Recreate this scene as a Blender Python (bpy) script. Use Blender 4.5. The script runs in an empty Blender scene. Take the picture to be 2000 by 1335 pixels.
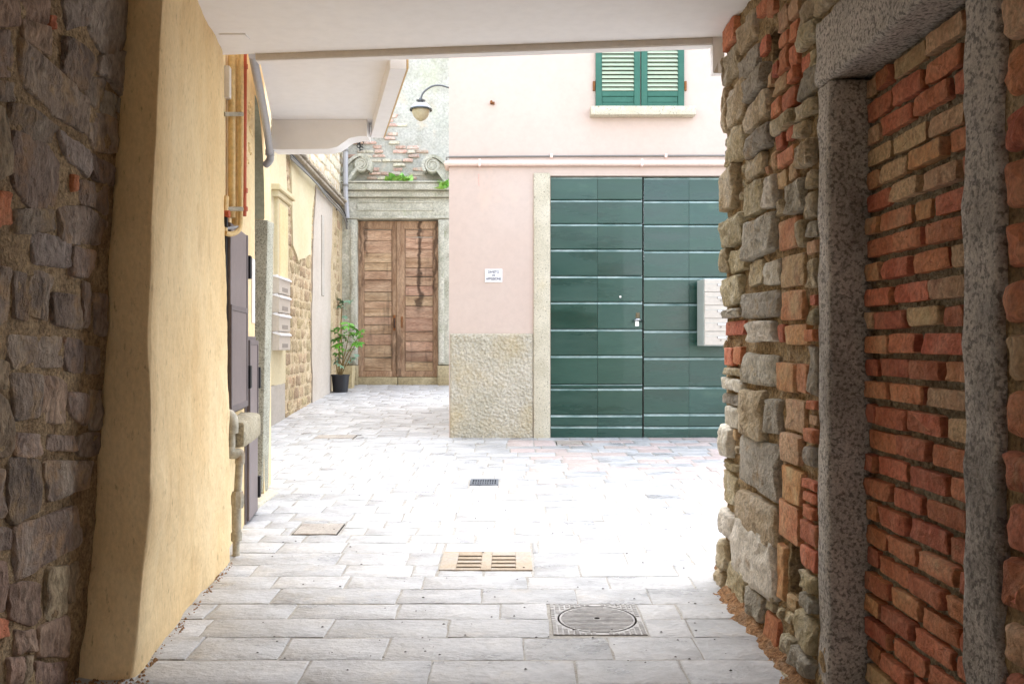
import bpy, bmesh, math, random
from mathutils import Vector, noise, Matrix
random.seed(11)
SC = bpy.context.scene
COL = SC.collection
R = math.radians

# ------------------------------------------------------------------ camera, sky, sun, exposure
F, CX, HY, HC, SL = 1785.0, 1000.0, 675.0, 1.35, 0.0409      # focal (px of 2000), centre, horizon, eye height, street slope
cam_d = bpy.data.cameras.new('camera'); cam = bpy.data.objects.new('camera', cam_d); COL.objects.link(cam)
cam.location = (0, 0, HC); cam.rotation_euler = (R(90), 0, 0)
cam_d.sensor_width = 36; cam_d.lens = 36 * F / 2000; cam_d.shift_y = 0.00375
cam_d.clip_start = 0.05; cam_d.clip_end = 400
SC.camera = cam
world = bpy.data.worlds.new('World'); SC.world = world; world.use_nodes = True
wn = world.node_tree; wn.nodes.clear()
sky = wn.nodes.new('ShaderNodeTexSky'); sky.sky_type = 'NISHITA'; sky.sun_disc = False
SUN_EL, SUN_AZ = R(62), R(12)                                # azimuth clockwise from +Y
sky.sun_elevation = SUN_EL; sky.sun_rotation = SUN_AZ; sky.dust_density = 0.7; sky.air_density = 1.0; sky.ozone_density = 1.0
hs = wn.nodes.new('ShaderNodeHueSaturation'); hs.inputs['Saturation'].default_value = 0.42   # thin overcast
bg = wn.nodes.new('ShaderNodeBackground'); bg.inputs['Strength'].default_value = 0.15
wo = wn.nodes.new('ShaderNodeOutputWorld')
wn.links.new(sky.outputs[0], hs.inputs['Color']); wn.links.new(hs.outputs[0], bg.inputs['Color']); wn.links.new(bg.outputs[0], wo.inputs[0])
sl = bpy.data.lights.new('sun', 'SUN'); sl.energy = 1.05; sl.angle = R(75); sl.color = (1.0, 0.985, 0.96)
so = bpy.data.objects.new('sun', sl); COL.objects.link(so); so.location = (4, -3, 9)
sd = Vector((math.sin(SUN_AZ) * math.cos(SUN_EL), math.cos(SUN_AZ) * math.cos(SUN_EL), math.sin(SUN_EL)))
so.rotation_euler = sd.to_track_quat('Z', 'Y').to_euler()
SC.view_settings.view_transform = 'Standard'; SC.view_settings.look = 'None'
SC.view_settings.gamma = 1.0; SC.view_settings.use_curve_mapping = False
SC.view_settings.exposure = 2.54
SC.cycles.max_bounces = 10; SC.cycles.diffuse_bounces = 7

# ------------------------------------------------------------------ helpers
def P(px, py, Y): return Vector(((px - CX) * Y / F, Y, HC - (py - HY) * Y / F))
def gy(py): return HC * F / (py - 602.0)
def G(px, py): return P(px, py, gy(py))
def gz(Y): return SL * Y
def lin(r, g, b):
    f = lambda c: (c / 12.92 if c <= 0.04045 else ((c + 0.055) / 1.055) ** 2.4)
    return (f(r / 255), f(g / 255), f(b / 255), 1)
def nz(p, s=1.0, o=0.0): return noise.noise(Vector((p[0] * s + o, p[1] * s + o * 1.7, p[2] * s - o)))
def fbm(p, s=1.0, o=0.0):
    return nz(p, s, o) + 0.5 * nz(p, s * 2.1, o + 5) + 0.25 * nz(p, s * 4.3, o + 9)

ORIG = {}
def origin(o): return ORIG[o.name] if o else Vector((0, 0, 0))
def thing(name, label, cat, loc=(0, 0, 0), group=None, kind='thing'):
    o = bpy.data.objects.new(name, None); COL.objects.link(o); o.location = loc
    o.empty_display_size = 0.1
    o['label'] = label; o['category'] = cat; o['kind'] = kind
    if group: o['group'] = group
    ORIG[o.name] = Vector(loc)
    return o
def tag(o, label=None, cat=None, group=None, kind=None):
    if label: o['label'] = label
    if cat: o['category'] = cat
    if group: o['group'] = group
    if kind: o['kind'] = kind
    return o
def mesh(name, verts, faces, mat, parent=None, sharp=35, at='centre'):
    """verts in world space; the object's origin goes to its own centre and is expressed in its parent's frame"""
    vs = [Vector(v) for v in verts]
    if at == 'centre':
        n = len(vs); c = Vector((sum(v.x for v in vs) / n, sum(v.y for v in vs) / n, sum(v.z for v in vs) / n))
    else:
        c = Vector(at)
    me = bpy.data.meshes.new(name); me.from_pydata([v - c for v in vs], [], faces); me.update()
    if sharp is not None:
        me.polygons.foreach_set('use_smooth', [True] * len(me.polygons))
        me.set_sharp_from_angle(angle=R(sharp))
    me.materials.append(mat)
    o = bpy.data.objects.new(name, me); COL.objects.link(o)
    o.location = c - origin(parent); ORIG[o.name] = c
    if parent: o.parent = parent
    return o
def copy_obj(o, parent, loc_world, rot=None, scale=None, name=None):
    c = o.copy(); COL.objects.link(c); c.parent = parent
    c.location = Vector(loc_world) - origin(parent); ORIG[c.name] = Vector(loc_world)
    if rot is not None: c.rotation_euler = rot
    if scale is not None: c.scale = scale
    return c

class MB:
    """collects geometry for ONE mesh"""
    def __init__(s): s.v = []; s.f = []
    def add(s, vs, fs):
        b = len(s.v); s.v += [Vector(v) for v in vs]; s.f += [tuple(i + b for i in f) for f in fs]; return s
    def box(s, W, u0, u1, v0, v1, d0, d1, b=0.004):
        s.add(*fbox(W, u0, u1, v0, v1, d0, d1, b)); return s
    def tube(s, pts, r, seg=10, cap=True): s.add(*tube(pts, r, seg, cap)); return s
    def lathe(s, prof, c, seg=24, axis='Z'): s.add(*lathe(prof, c, seg, axis)); return s
    def build(s, name, mat, parent=None, sharp=35, at='centre'): return mesh(name, s.v, s.f, mat, parent, sharp, at)

WW = lambda u, v, d: Vector((u, v, d))                        # plain world axes for fbox: u=x, v=y, d=z
def fbox(W, u0, u1, v0, v1, d0, d1, b=0.004):
    """chamfered box in a surface frame: (u, v) along the surface, d outwards; the back face stays open-edged but closed"""
    vs = [W(u0, v0, d0), W(u1, v0, d0), W(u1, v1, d0), W(u0, v1, d0),
          W(u0, v0, d1 - b), W(u1, v0, d1 - b), W(u1, v1, d1 - b), W(u0, v1, d1 - b),
          W(u0 + b, v0 + b, d1), W(u1 - b, v0 + b, d1), W(u1 - b, v1 - b, d1), W(u0 + b, v1 - b, d1)]
    fs = [(3, 2, 1, 0), (8, 9, 10, 11)]
    for i in range(4):
        j = (i + 1) % 4
        fs += [(i, j, 4 + j, 4 + i), (4 + i, 4 + j, 8 + j, 8 + i)]
    return vs, fs
def tube(pts, r, seg=10, cap=True):
    pts = [Vector(p) for p in pts]; n = len(pts)
    rr = r if isinstance(r, (list, tuple)) else [r] * n
    vs, fs = [], []; ref = None
    for i in range(n):
        t = (pts[min(i + 1, n - 1)] - pts[max(i - 1, 0)]).normalized()
        if ref is None:
            ref = Vector((0, 0, 1)) if abs(t.z) < .9 else Vector((1, 0, 0))
        a = (ref - t * ref.dot(t)).normalized(); b = t.cross(a); ref = a
        for k in range(seg):
            w = 2 * math.pi * k / seg
            vs.append(pts[i] + (a * math.cos(w) + b * math.sin(w)) * rr[i])
    for i in range(n - 1):
        for k in range(seg):
            k2 = (k + 1) % seg
            fs.append((i * seg + k, i * seg + k2, (i + 1) * seg + k2, (i + 1) * seg + k))
    if cap:
        fs.append(tuple(reversed(range(seg)))); fs.append(tuple((n - 1) * seg + k for k in range(seg)))
    return vs, fs
def smooth_path(pts, n=6):
    """Catmull-Rom through the points"""
    p = [Vector(q) for q in pts]; p = [p[0] * 2 - p[1]] + p + [p[-1] * 2 - p[-2]]
    out = []
    for i in range(1, len(p) - 2):
        for k in range(n):
            t = k / n; a, b, c, d = p[i - 1], p[i], p[i + 1], p[i + 2]
            out.append(0.5 * ((2 * b) + (c - a) * t + (2 * a - 5 * b + 4 * c - d) * t * t + (3 * b - a - 3 * c + d) * t ** 3))
    out.append(p[-2]); return out
def lathe(prof, c, seg=24, axis='Z'):
    c = Vector(c); vs, fs = [], []
    for (r, h) in prof:
        for k in range(seg):
            w = 2 * math.pi * k / seg
            if axis == 'Z': q = Vector((r * math.cos(w), r * math.sin(w), h))
            elif axis == 'Y': q = Vector((r * math.cos(w), h, r * math.sin(w)))
            else: q = Vector((h, r * math.cos(w), r * math.sin(w)))
            vs.append(c + q)
    for i in range(len(prof) - 1):
        for k in range(seg):
            k2 = (k + 1) % seg
            fs.append((i * seg + k, i * seg + k2, (i + 1) * seg + k2, (i + 1) * seg + k))
    fs.append(tuple(reversed(range(seg)))); fs.append(tuple((len(prof) - 1) * seg + k for k in range(seg)))
    return vs, fs
def grid(fn, nu, nv):
    vs = [fn(i / nu, j / nv) for j in range(nv + 1) for i in range(nu + 1)]
    fs = [(j * (nu + 1) + i, j * (nu + 1) + i + 1, (j + 1) * (nu + 1) + i + 1, (j + 1) * (nu + 1) + i) for j in range(nv) for i in range(nu)]
    return vs, fs
def prism(poly, off):
    """a flat outline (world points) given thickness along off"""
    off = Vector(off); n = len(poly); vs = [Vector(p) for p in poly] + [Vector(p) + off for p in poly]
    fs = [tuple(reversed(range(n))), tuple(range(n, 2 * n))] + [(i, (i + 1) % n, n + (i + 1) % n, n + i) for i in range(n)]
    return vs, fs
def chaikin(poly, c=0.25):
    out = []
    for i in range(len(poly)):
        a, b = poly[i], poly[(i + 1) % len(poly)]
        out.append((a[0] * (1 - c) + b[0] * c, a[1] * (1 - c) + b[1] * c)); out.append((a[0] * c + b[0] * (1 - c), a[1] * c + b[1] * (1 - c)))
    return out
def quad_poly(u0, u1, v0, v1, j, tilt=0.0):
    """an uneven eight-point block outline"""
    w, h = u1 - u0, v1 - v0; r = lambda: random.uniform(-j, j)
    pts = [(0, 0), (.5, 0), (1, 0), (1, .5), (1, 1), (.5, 1), (0, 1), (0, .5)]
    return [(u0 + a * w + r() * w, v0 + b * h + r() * h + tilt * a * w) for a, b in pts]
def block_geo(poly, W, front, back, rough=0.006, bulge=0.35, freq=14.0, inset=0.1, seed=0.0, hi=False):
    """a hewn stone: outline -> rounded arris -> uneven face"""
    if hi: poly = chaikin(poly, .14)
    n = len(poly); cu = sum(p[0] for p in poly) / n; cv = sum(p[1] for p in poly) / n
    rings = [(1.0, -back), (1.0, front * .35), (1 - inset * .5, front * (1 - bulge * .7)), (1 - inset, front * (1 - bulge * .4)), (.72 - inset * .5, front * (1 - bulge * .12)), (.5, front), (.25, front)] if hi else [(1.0, -back), (1.0, front * .35), (1 - inset, front * (1 - bulge * .45)), (1 - inset - .35, front)]
    vs = []
    for k, (s, d) in enumerate(rings):
        for (u, v) in poly:
            uu, vv = cu + (u - cu) * s, cv + (v - cv) * s
            e = 0 if k == 0 else (rough * fbm((uu, vv, seed), freq, seed) + (rough * .22 * fbm((uu * 1.6, vv, seed), freq * 3.2, seed) if hi else 0)) * (0.5 if k == 1 else 1.0)
            vs.append(W(uu, vv, d + e))
    vs.append(W(cu, cv, front + rough * fbm((cu, cv, seed), freq, seed)))
    fs = []
    for k in range(len(rings) - 1):
        for i in range(n):
            j = (i + 1) % n
            fs.append((k * n + i, k * n + j, (k + 1) * n + j, (k + 1) * n + i))
    b = (len(rings) - 1) * n
    fs += [(b + i, b + (i + 1) % n, len(vs) - 1) for i in range(n)]
    return vs, fs
def rough_box(x0, x1, y0, y1, z0, z1, cell=0.08, amp=0.004, bev=0.012, freq=9, lean=(0, 0)):
    bm = bmesh.new(); bmesh.ops.create_cube(bm, size=1.0)
    for v in bm.verts:
        v.co = Vector((x0 + (v.co.x + .5) * (x1 - x0), y0 + (v.co.y + .5) * (y1 - y0), z0 + (v.co.z + .5) * (z1 - z0)))
    bmesh.ops.bevel(bm, geom=list(bm.edges), offset=bev, segments=2, affect='EDGES', profile=.5)
    for ax, (a, b) in enumerate(((x0, x1), (y0, y1), (z0, z1))):
        n = int((b - a) / cell)
        for i in range(1, n):
            co = Vector((0, 0, 0)); co[ax] = a + (b - a) * i / n; no = Vector((0, 0, 0)); no[ax] = 1
            bmesh.ops.bisect_plane(bm, geom=list(bm.verts) + list(bm.edges) + list(bm.faces), plane_co=co, plane_no=no)
    bm.normal_update()
    for v in bm.verts:
        v.co += v.normal * amp * fbm(v.co, freq)
        v.co.x += lean[0] * (v.co.z - z0); v.co.y += lean[1] * (v.co.z - z0)
    bm.verts.index_update()
    vs = [v.co.copy() for v in bm.verts]; fs = [tuple(v.index for v in f.verts) for f in bm.faces]; bm.free()
    return vs, fs

# ------------------------------------------------------------------ materials
def surf(name, cols, scale=3.0, rough=.85, bump=.3, bscale=30.0, bdist=.01, fine=.25, var=0.0, hue=0.0, stretch=(1, 1, 1),
         specks=(), stain=None, spec=.3, metal=0.0, coat=0.0, rvar=0.0, detail=8.0, fdist=0.0):
    m = bpy.data.materials.new(name); m.use_nodes = True; nt = m.node_tree; N = nt.nodes; L = nt.links
    bs = N['Principled BSDF']
    tc = N.new('ShaderNodeTexCoord'); oi = N.new('ShaderNodeObjectInfo'); ge = N.new('ShaderNodeNewGeometry')
    ad = N.new('ShaderNodeMath'); ad.operation = 'ADD'; L.new(oi.outputs['Random'], ad.inputs[0]); L.new(ge.outputs['Random Per Island'], ad.inputs[1])
    fr = N.new('ShaderNodeMath'); fr.operation = 'FRACT'; L.new(ad.outputs[0], fr.inputs[0])
    mu = N.new('ShaderNodeMath'); mu.operation = 'MULTIPLY'; mu.inputs[1].default_value = 37.0; L.new(fr.outputs[0], mu.inputs[0])
    mp = N.new('ShaderNodeMapping'); mp.inputs['Scale'].default_value = stretch
    L.new(tc.outputs['Object'], mp.inputs['Vector']); L.new(mu.outputs[0], mp.inputs['Location'])
    def nse(s, det=detail, ro=.6):
        n = N.new('ShaderNodeTexNoise'); n.inputs['Scale'].default_value = s; n.inputs['Detail'].default_value = det; n.inputs['Roughness'].default_value = ro
        L.new(mp.outputs[0], n.inputs['Vector']); return n
    def ramp(src, stops):
        r = N.new('ShaderNodeValToRGB'); e = r.color_ramp.elements
        while len(e) < len(stops): e.new(.5)
        for k, (p, c) in enumerate(stops): e[k].position = p; e[k].color = c
        L.new(src, r.inputs[0]); return r
    def mix(kind, fac, a, b):
        x = N.new('ShaderNodeMix'); x.data_type = 'RGBA'; x.blend_type = kind
        if isinstance(fac, (int, float)): x.inputs[0].default_value = fac
        else: L.new(fac, x.inputs[0])
        for sock, q in ((6, a), (7, b)):
            if isinstance(q, tuple): x.inputs[sock].default_value = q
            else: L.new(q, x.inputs[sock])
        return x.outputs[2]
    n1 = nse(scale); k = len(cols)
    c = ramp(n1.outputs['Fac'], [(.32 + .36 * i / max(1, k - 1), cc) for i, cc in enumerate(cols)]).outputs[0]
    n2 = nse(bscale, 6, .65)
    lo = 1 - 1.6 * fine; hi = min(1.0, 1.0)
    c = mix('MULTIPLY', 1.0, c, ramp(n2.outputs['Fac'], [(.3, (lo, lo, lo, 1)), (.62, (1, 1, 1, 1))]).outputs[0])
    for (sc_, sca, th, amt) in specks:
        v = N.new('ShaderNodeTexNoise'); v.inputs['Scale'].default_value = sca; v.inputs['Detail'].default_value = 4.0
        L.new(tc.outputs['Object'], v.inputs['Vector'])
        f = ramp(v.outputs['Fac'], [(th, (0, 0, 0, 1)), (th + .10, (amt, amt, amt, 1))])
        c = mix('MIX', f.outputs[0], c, sc_)
    if stain:
        for (scol, ssc, sth, samt, sstr, *world_) in stain:
            m2 = N.new('ShaderNodeMapping'); m2.inputs['Scale'].default_value = sstr; L.new(ge.outputs['Position'] if world_ else tc.outputs['Object'], m2.inputs['Vector'])
            if not world_: L.new(mu.outputs[0], m2.inputs['Location'])
            v = N.new('ShaderNodeTexNoise'); v.inputs['Scale'].default_value = ssc; v.inputs['Detail'].default_value = 8; v.inputs['Roughness'].default_value = .65
            L.new(m2.outputs[0], v.inputs['Vector'])
            f = ramp(v.outputs['Fac'], [(sth, (0, 0, 0, 1)), (min(1, sth + .16), (samt, samt, samt, 1))])
            c = mix('MIX', f.outputs[0], c, scol)
    if var or hue:
        h = N.new('ShaderNodeHueSaturation')
        mr = N.new('ShaderNodeMapRange'); mr.inputs[3].default_value = 1 - var; mr.inputs[4].default_value = 1 + var; L.new(fr.outputs[0], mr.inputs[0]); L.new(mr.outputs[0], h.inputs['Value'])
        f2 = N.new('ShaderNodeMath'); f2.operation = 'MULTIPLY'; f2.inputs[1].default_value = 7.31; L.new(fr.outputs[0], f2.inputs[0])
        f3 = N.new('ShaderNodeMath'); f3.operation = 'FRACT'; L.new(f2.outputs[0], f3.inputs[0])
        mh = N.new('ShaderNodeMapRange'); mh.inputs[3].default_value = .5 - hue; mh.inputs[4].default_value = .5 + hue; L.new(f3.outputs[0], mh.inputs[0]); L.new(mh.outputs[0], h.inputs['Hue'])
        L.new(c, h.inputs['Color']); c = h.outputs[0]
    L.new(c, bs.inputs['Base Color'])
    bs.inputs['Roughness'].default_value = rough; bs.inputs['Metallic'].default_value = metal
    bs.inputs['Specular IOR Level'].default_value = spec; bs.inputs['Coat Weight'].default_value = coat
    if rvar:
        mr = N.new('ShaderNodeMapRange'); mr.inputs[1].default_value = .35; mr.inputs[2].default_value = .65
        mr.inputs[3].default_value = rough - rvar; mr.inputs[4].default_value = rough + rvar; L.new(n1.outputs['Fac'], mr.inputs[0]); L.new(mr.outputs[0], bs.inputs['Roughness'])
    if bump:
        a = N.new('ShaderNodeMath'); a.operation = 'MULTIPLY_ADD'; a.inputs[1].default_value = 1.6
        L.new(n1.outputs['Fac'], a.inputs[0]); L.new(n2.outputs['Fac'], a.inputs[2])
        b = N.new('ShaderNodeBump'); b.inputs['Strength'].default_value = bump; b.inputs['Distance'].default_value = bdist
        L.new(a.outputs[0], b.inputs['Height']); L.new(b.outputs[0], bs.inputs['Normal'])
    return m
def flat(name, col, rough=.6, spec=.4, metal=0.0, bump=0.0):
    return surf(name, [col, tuple(x * .9 for x in col[:3]) + (1,)], rough=rough, spec=spec, metal=metal, bump=bump, fine=.08)

M = {}
# passage walls
M['slate'] = surf('slate_stone', [lin(146, 127, 114), lin(178, 158, 142), lin(202, 184, 166)], 7, bump=1.0, bscale=48, bdist=.04, fine=.32, var=.22, hue=.01, stretch=(1, 1, .45),
                  stain=[(lin(196, 163, 126), 9, .50, .8, (1, 1, 1)), (lin(61, 51, 54), 16, .58, .8, (1.3, 1.3, .4))])
M['slate_light'] = surf('pale_slate_stone', [lin(172, 158, 144), lin(206, 194, 180)], 6, bump=1.0, bscale=45, bdist=.035, fine=.35, var=.18, hue=.02, stretch=(1, 1, .6),
                  stain=[(lin(172, 143, 109), 8, .58, .7, (1, 1, 1)), (lin(76, 67, 65), 20, .6, .7, (1, 1, .4))])
M['slate_brown'] = surf('brown_slate_stone', [lin(150, 126, 106), lin(196, 172, 146)], 7, bump=.9, bscale=45, bdist=.02, fine=.4, var=.2, hue=.02, stretch=(1, 1, .5),
                  stain=[(lin(79, 63, 54), 13, .58, .7, (1, 1, .5))])
M['mortar_left'] = surf('sandy_mortar', [lin(150, 124, 92), lin(190, 162, 124), lin(206, 180, 142)], 9, bump=1.0, bscale=70, bdist=.02, fine=.45,
                  stain=[(lin(79, 63, 52), 12, .6, .8, (1, 1, .6))])
M['ochre'] = surf('ochre_rubble_stone', [lin(190, 168, 130), lin(222, 204, 168), lin(232, 220, 196)], 8, bump=1.0, bscale=50, bdist=.035, fine=.3, var=.18, hue=.012,
                  stain=[(lin(119, 89, 57), 11, .58, .75, (1, 1, 1))])
M['grey'] = surf('grey_rubble_stone', [lin(180, 171, 155), lin(220, 212, 196)], 8, bump=1.0, bscale=50, bdist=.032, fine=.3, var=.18, hue=.012,
                  stain=[(lin(193, 160, 112), 9, .56, .7, (1, 1, 1)), (lin(96, 83, 69), 18, .62, .7, (1, 1, 1))])
M['pale'] = surf('pale_rubble_stone', [lin(206, 198, 182), lin(236, 230, 216)], 7, bump=.7, bscale=50, bdist=.015, fine=.3, var=.1, hue=.01,
                  stain=[(lin(176, 146, 102), 9, .58, .7, (1, 1, 1))])
M['brick_red'] = surf('red_brick', [lin(188, 110, 78), lin(206, 132, 98), lin(212, 148, 114)], 9, bump=.8, bscale=60, bdist=.012, fine=.3, var=.18, hue=.01,
                  stain=[(lin(186, 159, 123), 10, .62, .7, (1, 1, 1)), (lin(84, 46, 36), 24, .64, .7, (1, 1, 1))])
M['brick_pale'] = surf('mortar_smeared_brick', [lin(196, 150, 116), lin(216, 186, 148), lin(200, 138, 104)], 8, bump=.8, bscale=60, bdist=.012, fine=.35, var=.15, hue=.012,
                  stain=[(lin(201, 180, 142), 8, .52, .8, (1, 1, 1)), (lin(94, 61, 44), 24, .64, .7, (1, 1, 1))])
M['brick_orange'] = surf('orange_brick', [lin(196, 130, 88), lin(214, 158, 114), lin(212, 174, 134)], 8, bump=.7, bscale=60, bdist=.012, fine=.3, var=.12, hue=.012,
                  stain=[(lin(205, 180, 136), 8, .6, .7, (1, 1, 1)), (lin(125, 73, 42), 22, .63, .7, (1, 1, 1))])
M['brick_far'] = surf('weathered_brick', [lin(206, 168, 146), lin(214, 188, 170)], 5, bump=.6, fine=.3, stain=[(lin(214, 208, 194), 9, .5, .8, (1, 1, 1))], var=.2, hue=.015)
M['mortar_right'] = surf('dark_earth_mortar', [lin(150, 122, 86), lin(196, 168, 124), lin(214, 192, 154)], 9, bump=1.0, bscale=65, bdist=.022, fine=.45,
                  stain=[(lin(72, 52, 37), 10, .6, .8, (1, 1, 1))])
M['mortar_grey'] = surf('grey_brick_mortar', [lin(160, 150, 130), lin(198, 188, 164)], 12, bump=1.0, bscale=90, bdist=.015, fine=.45)
M['granite'] = surf('speckled_granite', [lin(186, 178, 168), lin(214, 206, 196)], 6, bump=.6, bscale=120, bdist=.006, fine=.35, spec=.35, rough=.75,
                  specks=[(lin(46, 42, 42), 72, .50, .62), (lin(214, 208, 200), 150, .56, .55)], stain=[(lin(70, 62, 56), 3.5, .52, .6, (1, 1, .5))])
M['granite_light'] = surf('pale_granite', [lin(196, 188, 166), lin(216, 208, 188)], 5, bump=.5, bscale=90, bdist=.006, fine=.22,
                  specks=[(lin(98, 92, 78), 60, .6, .75), (lin(232, 222, 200), 75, .62, .6)], stain=[(lin(190, 172, 124), 2.2, .55, .5, (1, 1, .6))])
M['granite_green'] = surf('green_grey_granite', [lin(170, 168, 150), lin(200, 196, 178)], 6, bump=.6, bscale=80, bdist=.008, fine=.3,
                  specks=[(lin(62, 64, 58), 90, .56, .7), (lin(220, 216, 204), 110, .6, .5)])
M['yellow'] = surf('ochre_yellow_plaster', [lin(220, 186, 134), lin(232, 203, 154), lin(240, 216, 172)], 1.3, bump=.45, bscale=70, bdist=.006, fine=.10, stretch=(1, 1, .55), rough=.9,
                  stain=[(lin(172, 134, 88), 2.6, .57, .6, (1, 1, .4)), (lin(120, 92, 62), 46, .595, .8, (1, 1, .4)), (lin(176, 138, 92), 14, .60, .5, (1.4, 1.4, .22)), (lin(242, 222, 178), 2.0, .56, .55, (1, 1, .6))])
M['yellow_pale'] = surf('pale_yellow_plaster', [lin(226, 196, 146), lin(238, 216, 172)], 2, bump=.3, bscale=30, bdist=.006, fine=.12,
                  stain=[(lin(176, 146, 100), 6, .64, .5, (1, 1, .4))])
M['cream'] = surf('cream_plaster', [lin(206, 192, 154), lin(212, 202, 172)], 1.5, bump=.25, bscale=25, bdist=.006, fine=.08,
                  stain=[(lin(206, 186, 150), 4, .6, .45, (1, 1, .4))])
M['plaster_pink_pale'] = surf('faded_pinkish_plaster', [lin(184, 172, 158), lin(196, 186, 174)], 1.5, bump=.3, bscale=25, bdist=.006, fine=.1,
                  stain=[(lin(180, 164, 142), 4, .58, .5, (1, 1, .4))])
M['white'] = surf('white_ceiling_paint', [lin(243, 241, 240), lin(246, 244, 243)], .9, bump=.08, bscale=14, bdist=.004, fine=.03, rough=.9,
                  stain=[(lin(206, 198, 186), 2.0, .68, .3, (1, 1, 1))])
M['taupe'] = surf('shade_toned_ceiling_edge', [lin(206, 196, 184), lin(214, 206, 196)], 2, bump=.1, fine=.06)  # near face of the white lip, its shade put into the colour
M['tan'] = flat('tan_edge_trim', lin(214, 180, 130), .6)
# pavement
M['paver'] = surf('pale_porphyry_paver', [lin(163, 163, 164), lin(185, 185, 186), lin(198, 197, 196)], 4, rough=.40, bump=.7, bscale=34, bdist=.014, fine=.14, var=.10, hue=.006, spec=.5, rvar=.14, stretch=(.8, 1.2, 1),
                  stain=[(lin(128, 122, 116), 9, .64, .4, (.7, 1.6, 1)), (lin(204, 192, 172), 3, .58, .45, (1, 1, 1)), (lin(84, 76, 70), 30, .71, .6, (.5, 2, 1))])
M['paver_pink'] = surf('pinkish_porphyry_paver', [lin(184, 170, 165), lin(204, 190, 185)], 5, rough=.6, bump=.6, bscale=38, bdist=.01, fine=.15, var=.08, hue=.01, spec=.4)
M['joint'] = surf('pale_sandy_joint', [lin(166, 162, 154), lin(186, 182, 175)], 4, bump=.4, bscale=70, bdist=.006, fine=.25,
                  stain=[(lin(128, 112, 92), 5, .58, .6, (1, 1, 1))])
M['ground'] = surf('street_ground', [lin(150, 144, 134), lin(170, 164, 154)], 2, bump=.3, fine=.2)
M['iron'] = surf('worn_grey_cast_iron', [lin(168, 166, 165), lin(200, 198, 196)], 8, rough=.5, metal=.1, bump=.2, fine=.25, stain=[(lin(150, 122, 92), 7, .64, .25, (1, 1, 1))])
M['dark_iron'] = surf('dark_iron', [lin(92, 98, 106), lin(124, 130, 138)], 8, rough=.5, metal=.4, bump=.2, fine=.25)
M['void'] = flat('dark_gap', lin(34, 28, 24), .95, .1)
M['drain'] = surf('rust_tinted_drain_stone', [lin(164, 146, 124), lin(180, 164, 144), lin(174, 168, 160)], 4, bump=.4, bscale=60, fine=.15, rough=.7)
M['cover'] = surf('brownish_inspection_cover', [lin(160, 150, 140), lin(196, 188, 178)], 6, rough=.6, bump=.4, bscale=60, fine=.25, stain=[(lin(150, 120, 90), 5, .58, .4, (1, 1, 1))])
M['soil'] = surf('orange_brown_soil', [lin(166, 116, 74), lin(200, 152, 106), lin(186, 154, 122)], 10, bump=1.0, bscale=80, bdist=.02, fine=.45)
# house and gate
M['pink'] = surf('pale_pink_plaster', [lin(200, 180, 168), lin(203, 186, 175)], .9, bump=.12, bscale=18, bdist=.004, fine=.04, rough=.92,
                  stain=[(lin(228, 196, 174), 2.5, .62, .35, (1, 1, .6)), (lin(190, 160, 138), 30, .76, .5, (1, 1, 1))])
M['roughcast'] = surf('beige_roughcast', [lin(198, 190, 170), lin(216, 208, 192)], 3, bump=1.0, bscale=46, bdist=.02, fine=.22,
                  stain=[(lin(195, 173, 126), 1.6, .55, .5, (1, 1, 1))])
M['gate'] = surf('glossy_dark_green_paint', [lin(24, 58, 50), lin(35, 71, 61), lin(48, 80, 68)], 1.8, rough=.3, bump=.14, bscale=22, bdist=.004, fine=.08, var=.12, hue=.012, stretch=(.5, 1, 2.4), spec=.4, coat=.15, rvar=.12,
                  stain=[(lin(94, 120, 100), 2.6, .62, .35, (.6, 1, 2))])
M['gate_lip'] = surf('painted_glint_board_edge', [lin(96, 128, 122), lin(150, 172, 168), lin(178, 194, 190)], 7, rough=.45, bump=.2, fine=.2, stretch=(.5, 1, 1), spec=.5)  # pale tone standing in for the sky glint along the board tops
M['shutter'] = surf('green_shutter_paint', [lin(44, 92, 78), lin(56, 106, 90)], 4, rough=.5, bump=.1, fine=.06, stain=[(lin(120, 176, 152), 9, .68, .5, (1, 1, 1))])
M['slat'] = surf('pale_green_slat_paint', [lin(172, 188, 166), lin(190, 200, 176)], 4, rough=.5, bump=.1, fine=.06)  # slats much paler than the shutter frame
M['steel'] = flat('bright_steel', lin(200, 202, 206), .25, .5, 1.0)
M['brass'] = flat('dull_brass', lin(110, 100, 80), .4, .5, .8)
M['sign'] = flat('white_enamel', lin(244, 244, 248), .35)
M['ink'] = flat('dark_print', lin(60, 62, 78), .7)
M['pinkpipe'] = flat('pink_painted_pipe', lin(240, 214, 202), .45)
M['cable'] = flat('grey_cable', lin(130, 128, 124), .6)
M['rust'] = surf('rust', [lin(120, 74, 40), lin(160, 104, 60)], 20, bump=.4, fine=.3)
M['mail'] = flat('cream_white_lacquer', lin(202, 192, 180), .35)
M['mail_side'] = flat('pale_grey_lacquer', lin(196, 204, 200), .35)
M['mail_dark'] = flat('grey_slot', lin(150, 140, 130), .6)
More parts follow.
